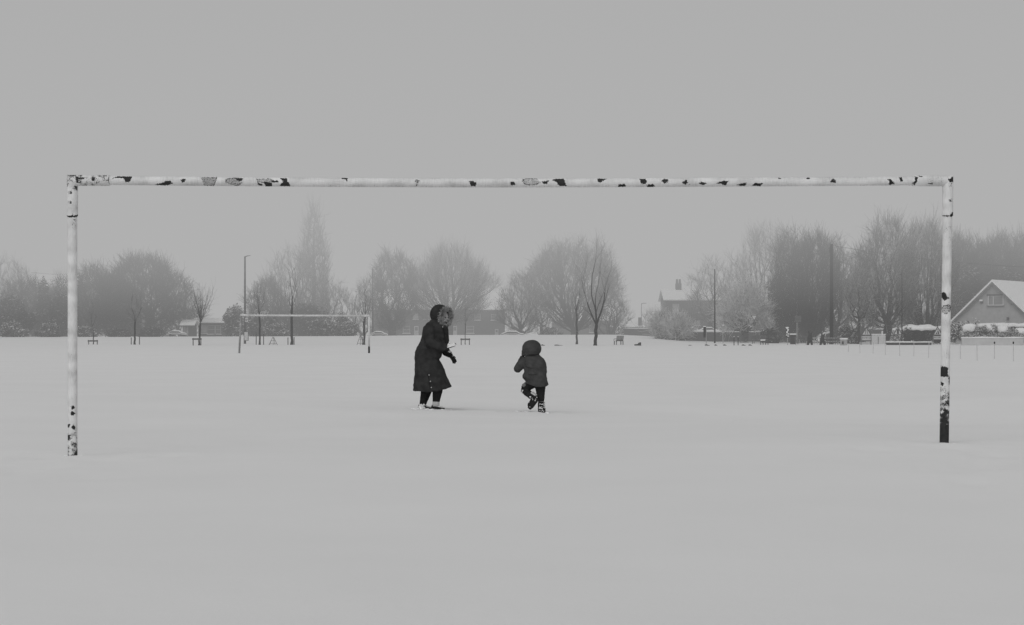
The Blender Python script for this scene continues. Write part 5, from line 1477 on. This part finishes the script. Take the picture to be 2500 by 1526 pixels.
MB().tube([(0, 0, -.1), (0, 0, zz(785))], .035, 8).build('post', M['offwhite'], r); MB().box(-.1, .12, -.06, -.04, zz(796), zz(792)).build('plate', M['signface'], r); MB().box(-.12, .14, -.06, -.04, zz(813), zz(806)).build('plate', M['offwhite'], r)
# snow-plastered post with its box and mesh barrier
p = snap(1922, 162); k = 162 / F; zz = lambda py: CAMZ + (HZ - py) * k - p.z
r = thing('marker_post', 'dark narrow marker board plastered with snow on a pale post', 'post', p)
MB().tube([(.03, 0, -.1), (.03, 0, zz(800))], .03, 8).build('post', M['offwhite'], r); MB().box(-.12, .1, -.05, -.03, zz(824), zz(801)).build('board', M['signblack'], r)
m = MB()
for i in range(9): m.ball((random.Random(i).uniform(-.06, .1), -.055, zz(822) + (zz(800) - zz(822)) * (i / 8) * .95 + .05), .07, .02, .06, 8, 6)
m.build('clinging_snow', M['loose_snow'], r, True); MB().ball((0, -.03, zz(800)), .15, .08, .07, 10, 6).build('snow_cap', M['loose_snow'], r, True)
p = snap(1936, 170); r = thing('bin', 'dark square bin with snow on its lid beside the snow-plastered post', 'bin', p)
MB().prism([(-.22, 0), (.22, 0), (.25, .8), (-.25, .8)], -.2, .25).build('body', M['dark'], r); MB().box(-.28, .28, -.24, .29, .803, .87).build('lid', M['dark'], r); MB().box(-.27, .27, -.22, .27, .873, .98).build('snow_cap', M['loose_snow'], r)
p = snap(1955, 165); r = thing('barrier', 'grey mesh barrier panel left of the two dark trunks', 'barrier', p, .1)
m = MB()
for i in range(2): m.tube([(-.47, 0, .15 + i * .55), (.47, 0, .2 + i * .55)], .022, 6)
for s in (-1, 1): m.tube([(s * .47, 0, -.05), (s * .47 - .03, 0, .75)], .022, 6)
m.build('frame', M['steel'], r)
m = MB()
for i in range(7): m.tube([(-.46, 0, .2 + i * .075), (.46, 0, .24 + i * .075)], .009, 4)
for i in range(12): m.tube([(-.44 + i * .08, 0.01, .16), (-.44 + i * .08, .01, .73)], .008, 4)
m.build('mesh_infill', M['steel'], r)
for i, (px, h, lab) in enumerate(((1977, 30, 'stout dark forked tree stump right of the mesh barrier'), (2008, 26, 'narrower dark forked stump left of the telegraph pole'))):
    p = snap(px, 163); k = 163 / F; m = MB(); hh = h * k
    m.tube([(-.02, 0, .3), (0, 0, hh * .6), (.05, 0, hh)], [.19, .2, .14], 9); m.tube([(-.2, 0, -.1), (-.12, 0, .25), (0, 0, hh * .5)], [.08, .12, .15], 8); m.tube([(.22, .02, -.1), (.14, 0, .25), (.02, 0, hh * .5)], [.07, .11, .14], 8)
    m.tube([(.03, 0, hh * .8), (.2, 0, hh * 1.1)], [.1, .05], 7); m.tube([(.0, 0, hh * .8), (-.12, 0, hh * 1.2)], [.09, .04], 7)
    o = m.build('tree_stump', M['bark_dark'], None, True); o.location = p; tag(o, lab, 'tree stump', 'dark forked stumps')
# picket fence left and right of the telegraph pole
for i, (px0, px1, lab) in enumerate(((1984, 2012, 'short pale fence between the two dark stumps'), (2014, 2058, 'picket fence with uneven pales around the telegraph pole'))):
    y = 167; k = y / F; p = snap((px0 + px1) / 2, y); W = (px1 - px0) / 2 * k
    r = thing('picket_fence', lab, 'fence', p, 0, 'pale wooden fences by the telegraph pole')
    m = MB()
    for z_ in (.25, .55): m.box(-W, W, -.02, .02, z_, z_ + .08)
    m.build('rail', M['offwhite'], r)
    m = MB(); rr = random.Random(i + 3); n = 4 if i == 0 else 11
    for j in range(n):
        xx = -W + 2 * W * (j + .5) / n; hh = rr.uniform(.6, .9); a = .03
        m.box(xx - a, xx + a, -.045, -.022, -.05, hh)
    m.build('pale', M['slatwood'] if i else M['offwhite'], r)
p = snap(2060, 160); r = thing('utility_cabinet', 'small pale cabinet with a dark hatch right of the picket fence', 'cabinet', p)
MB().box(-.27, .27, -.15, .2, -.05, .52).build('body', M['offwhite'], r); MB().box(-.18, -.03, -.16, -.152, .12, .36).build('hatch', M['dark'], r); MB().box(-.3, .3, -.18, .23, .523, .64).build('snow_cap', M['loose_snow'], r)
p = snap(2145, 172); r = thing('board_fence', 'light vertical-board fence right of the road-narrows sign', 'fence', p)
m = MB()
for j in range(16): m.box(-.62 + j * .078, -.62 + j * .078 + .07, -.02, .0, -.05, .82 + .02 * (j % 3))
m.build('boards', M['signface2'], r); MB().box(-.06, -.02, -.05, -.022, -.05, .7).build('post', M['dark'], r); MB().box(-.64, .64, -.04, .03, .865, .95).build('snow_cap', M['loose_snow'], r)
tri_sign('road-narrows warning triangle with a lettered plate, leftmost roadworks sign', 2115, 165, 27, 798, 819, 'narrow', 11)
tri_sign('traffic-light warning triangle at the left end of the dark clipped hedge', 2192, 166, 24, 797, 818, 'lights', 0)
tri_sign('men-at-work warning triangle half behind the right goalpost', 2289, 166, 24, 796, 819, 'work', 9)
# thin stakes across the snow on the right
for i, (px, t, b) in enumerate(((2071, 838, 872), (2100, 836, 872), (2131, 836, 872), (2162, 836, 874), (2197, 836, 875), (2231, 836, 875), (2267, 836, 877), (2345, 837, 880), (2386, 837, 882), (2428, 837, 880), (2474, 837, 883))):
    y = 1.05 * F / (b - t); y = min(132, max(104, y))
    x = (px - 1250) / F * y; z0 = gz(x, y)
    r = thing('fence_stake', 'thin pale fence stakes standing in a line across the snow on the right', 'stake', (x, y, z0), 0, 'thin stakes across the snow')
    H = CAMZ + (HZ - t) * y / F - z0
    rr = random.Random(i)
    MB().tube([(0, 0, -.2), (rr.uniform(-.05, .05), 0, H)], .02, 6).build('post', M['pale'], r)
    if i >= 9:
        MB().ball((0, 0, H), .045, .04, .08, 8, 6).build('insulator', M['dark'], r, True)
        r['label'] = ('thin stake with a dark cap, last one at the right edge' if i == 10 else 'thin stake with a dark cap below the gable window')

# ------------------------------------------------------------------ fog
fm = bpy.data.materials.new('freezing_fog'); fm.use_nodes = True
n = fm.node_tree.nodes; l = fm.node_tree.links
n.remove(n['Principled BSDF']); out = n['Material Output']
ge = n.new('ShaderNodeNewGeometry'); se = n.new('ShaderNodeSeparateXYZ'); l.new(ge.outputs['Position'], se.inputs[0])
FOG_GLOW = 0.435
FOG_FAR, FOG_HIGH = 0.0047, 0.0094      # extinction per metre: fog bank beyond the field, low cloud overhead, added above the near snow to even its light
ry = n.new('ShaderNodeMapRange'); ry.interpolation_type = 'SMOOTHSTEP'; ry.inputs['From Min'].default_value = 55; ry.inputs['From Max'].default_value = 200; ry.inputs['To Max'].default_value = FOG_FAR; l.new(se.outputs['Y'], ry.inputs['Value'])
rz = n.new('ShaderNodeMapRange'); rz.inputs['From Min'].default_value = 2.6; rz.inputs['From Max'].default_value = 15.0; rz.inputs['To Max'].default_value = FOG_HIGH; l.new(se.outputs['Z'], rz.inputs['Value'])
md = n.new('ShaderNodeMath'); md.operation = 'ADD'; l.new(ry.outputs[0], md.inputs[0]); l.new(rz.outputs[0], md.inputs[1])
ab = n.new('ShaderNodeVolumeAbsorption'); ab.inputs['Color'].default_value = (0, 0, 0, 1); l.new(md.outputs[0], ab.inputs['Density'])
em = n.new('ShaderNodeEmission'); em.inputs['Color'].default_value = (FOG_GLOW, FOG_GLOW, FOG_GLOW, 1); l.new(md.outputs[0], em.inputs['Strength'])  # fog glows by itself, standing in for the daylight it would scatter
ads = n.new('ShaderNodeAddShader'); l.new(ab.outputs[0], ads.inputs[0]); l.new(em.outputs[0], ads.inputs[1]); l.new(ads.outputs[0], out.inputs['Volume'])
fo = MB().box(-1400, 1400, -1000, 2400, -6, 46).build('fog', fm)
tag(fo, kind='stuff')
try:
    fm.cycles.volume_step_rate = 0.10
except Exception:
    pass

# ------------------------------------------------------------------ sky, sun, camera
w = bpy.data.worlds.new('World'); SC.world = w; w.use_nodes = True
n = w.node_tree.nodes; l = w.node_tree.links
bg = n['Background']
sky = n.new('ShaderNodeTexSky'); sky.sky_type = 'NISHITA'; sky.sun_disc = False
EL, AZ = math.radians(38), math.radians(200)
sky.sun_elevation = EL; sky.sun_rotation = AZ; sky.dust_density = 6.0; sky.air_density = 2.0
bw = n.new('ShaderNodeRGBToBW'); l.new(sky.outputs[0], bw.inputs[0]); l.new(bw.outputs[0], bg.inputs['Color'])
bg.inputs['Strength'].default_value = 0.082
sd = bpy.data.lights.new('sun', 'SUN'); sd.energy = 1.2; sd.angle = math.radians(70); sd.color = (1, 1, 1)
so = bpy.data.objects.new('sun', sd); C.objects.link(so)
sdir = Vector((math.sin(AZ) * math.cos(EL), math.cos(AZ) * math.cos(EL), math.sin(EL)))   # towards the sun: behind the camera, to the left
so.rotation_euler = sdir.to_track_quat('Z', 'Y').to_euler()

cd = bpy.data.cameras.new('camera'); co = bpy.data.objects.new('camera', cd); C.objects.link(co)
co.location = (0, 0, CAMZ); co.rotation_euler = (PI / 2, 0, 0)
cd.sensor_fit = 'HORIZONTAL'; cd.sensor_width = 36.0; cd.lens = 36.0 * F / 2500
cd.shift_y = (HZ - 763) / 2500
cd.clip_end = 6000; cd.clip_start = 0.1
SC.camera = co
SC.view_settings.view_transform = 'Standard'; SC.view_settings.look = 'None'; SC.view_settings.exposure = 0; SC.view_settings.gamma = 1
SC.render.engine = 'CYCLES'
SC.cycles.use_denoising = True
SC.cycles.max_bounces = 6
SC.cycles.volume_max_steps = 256
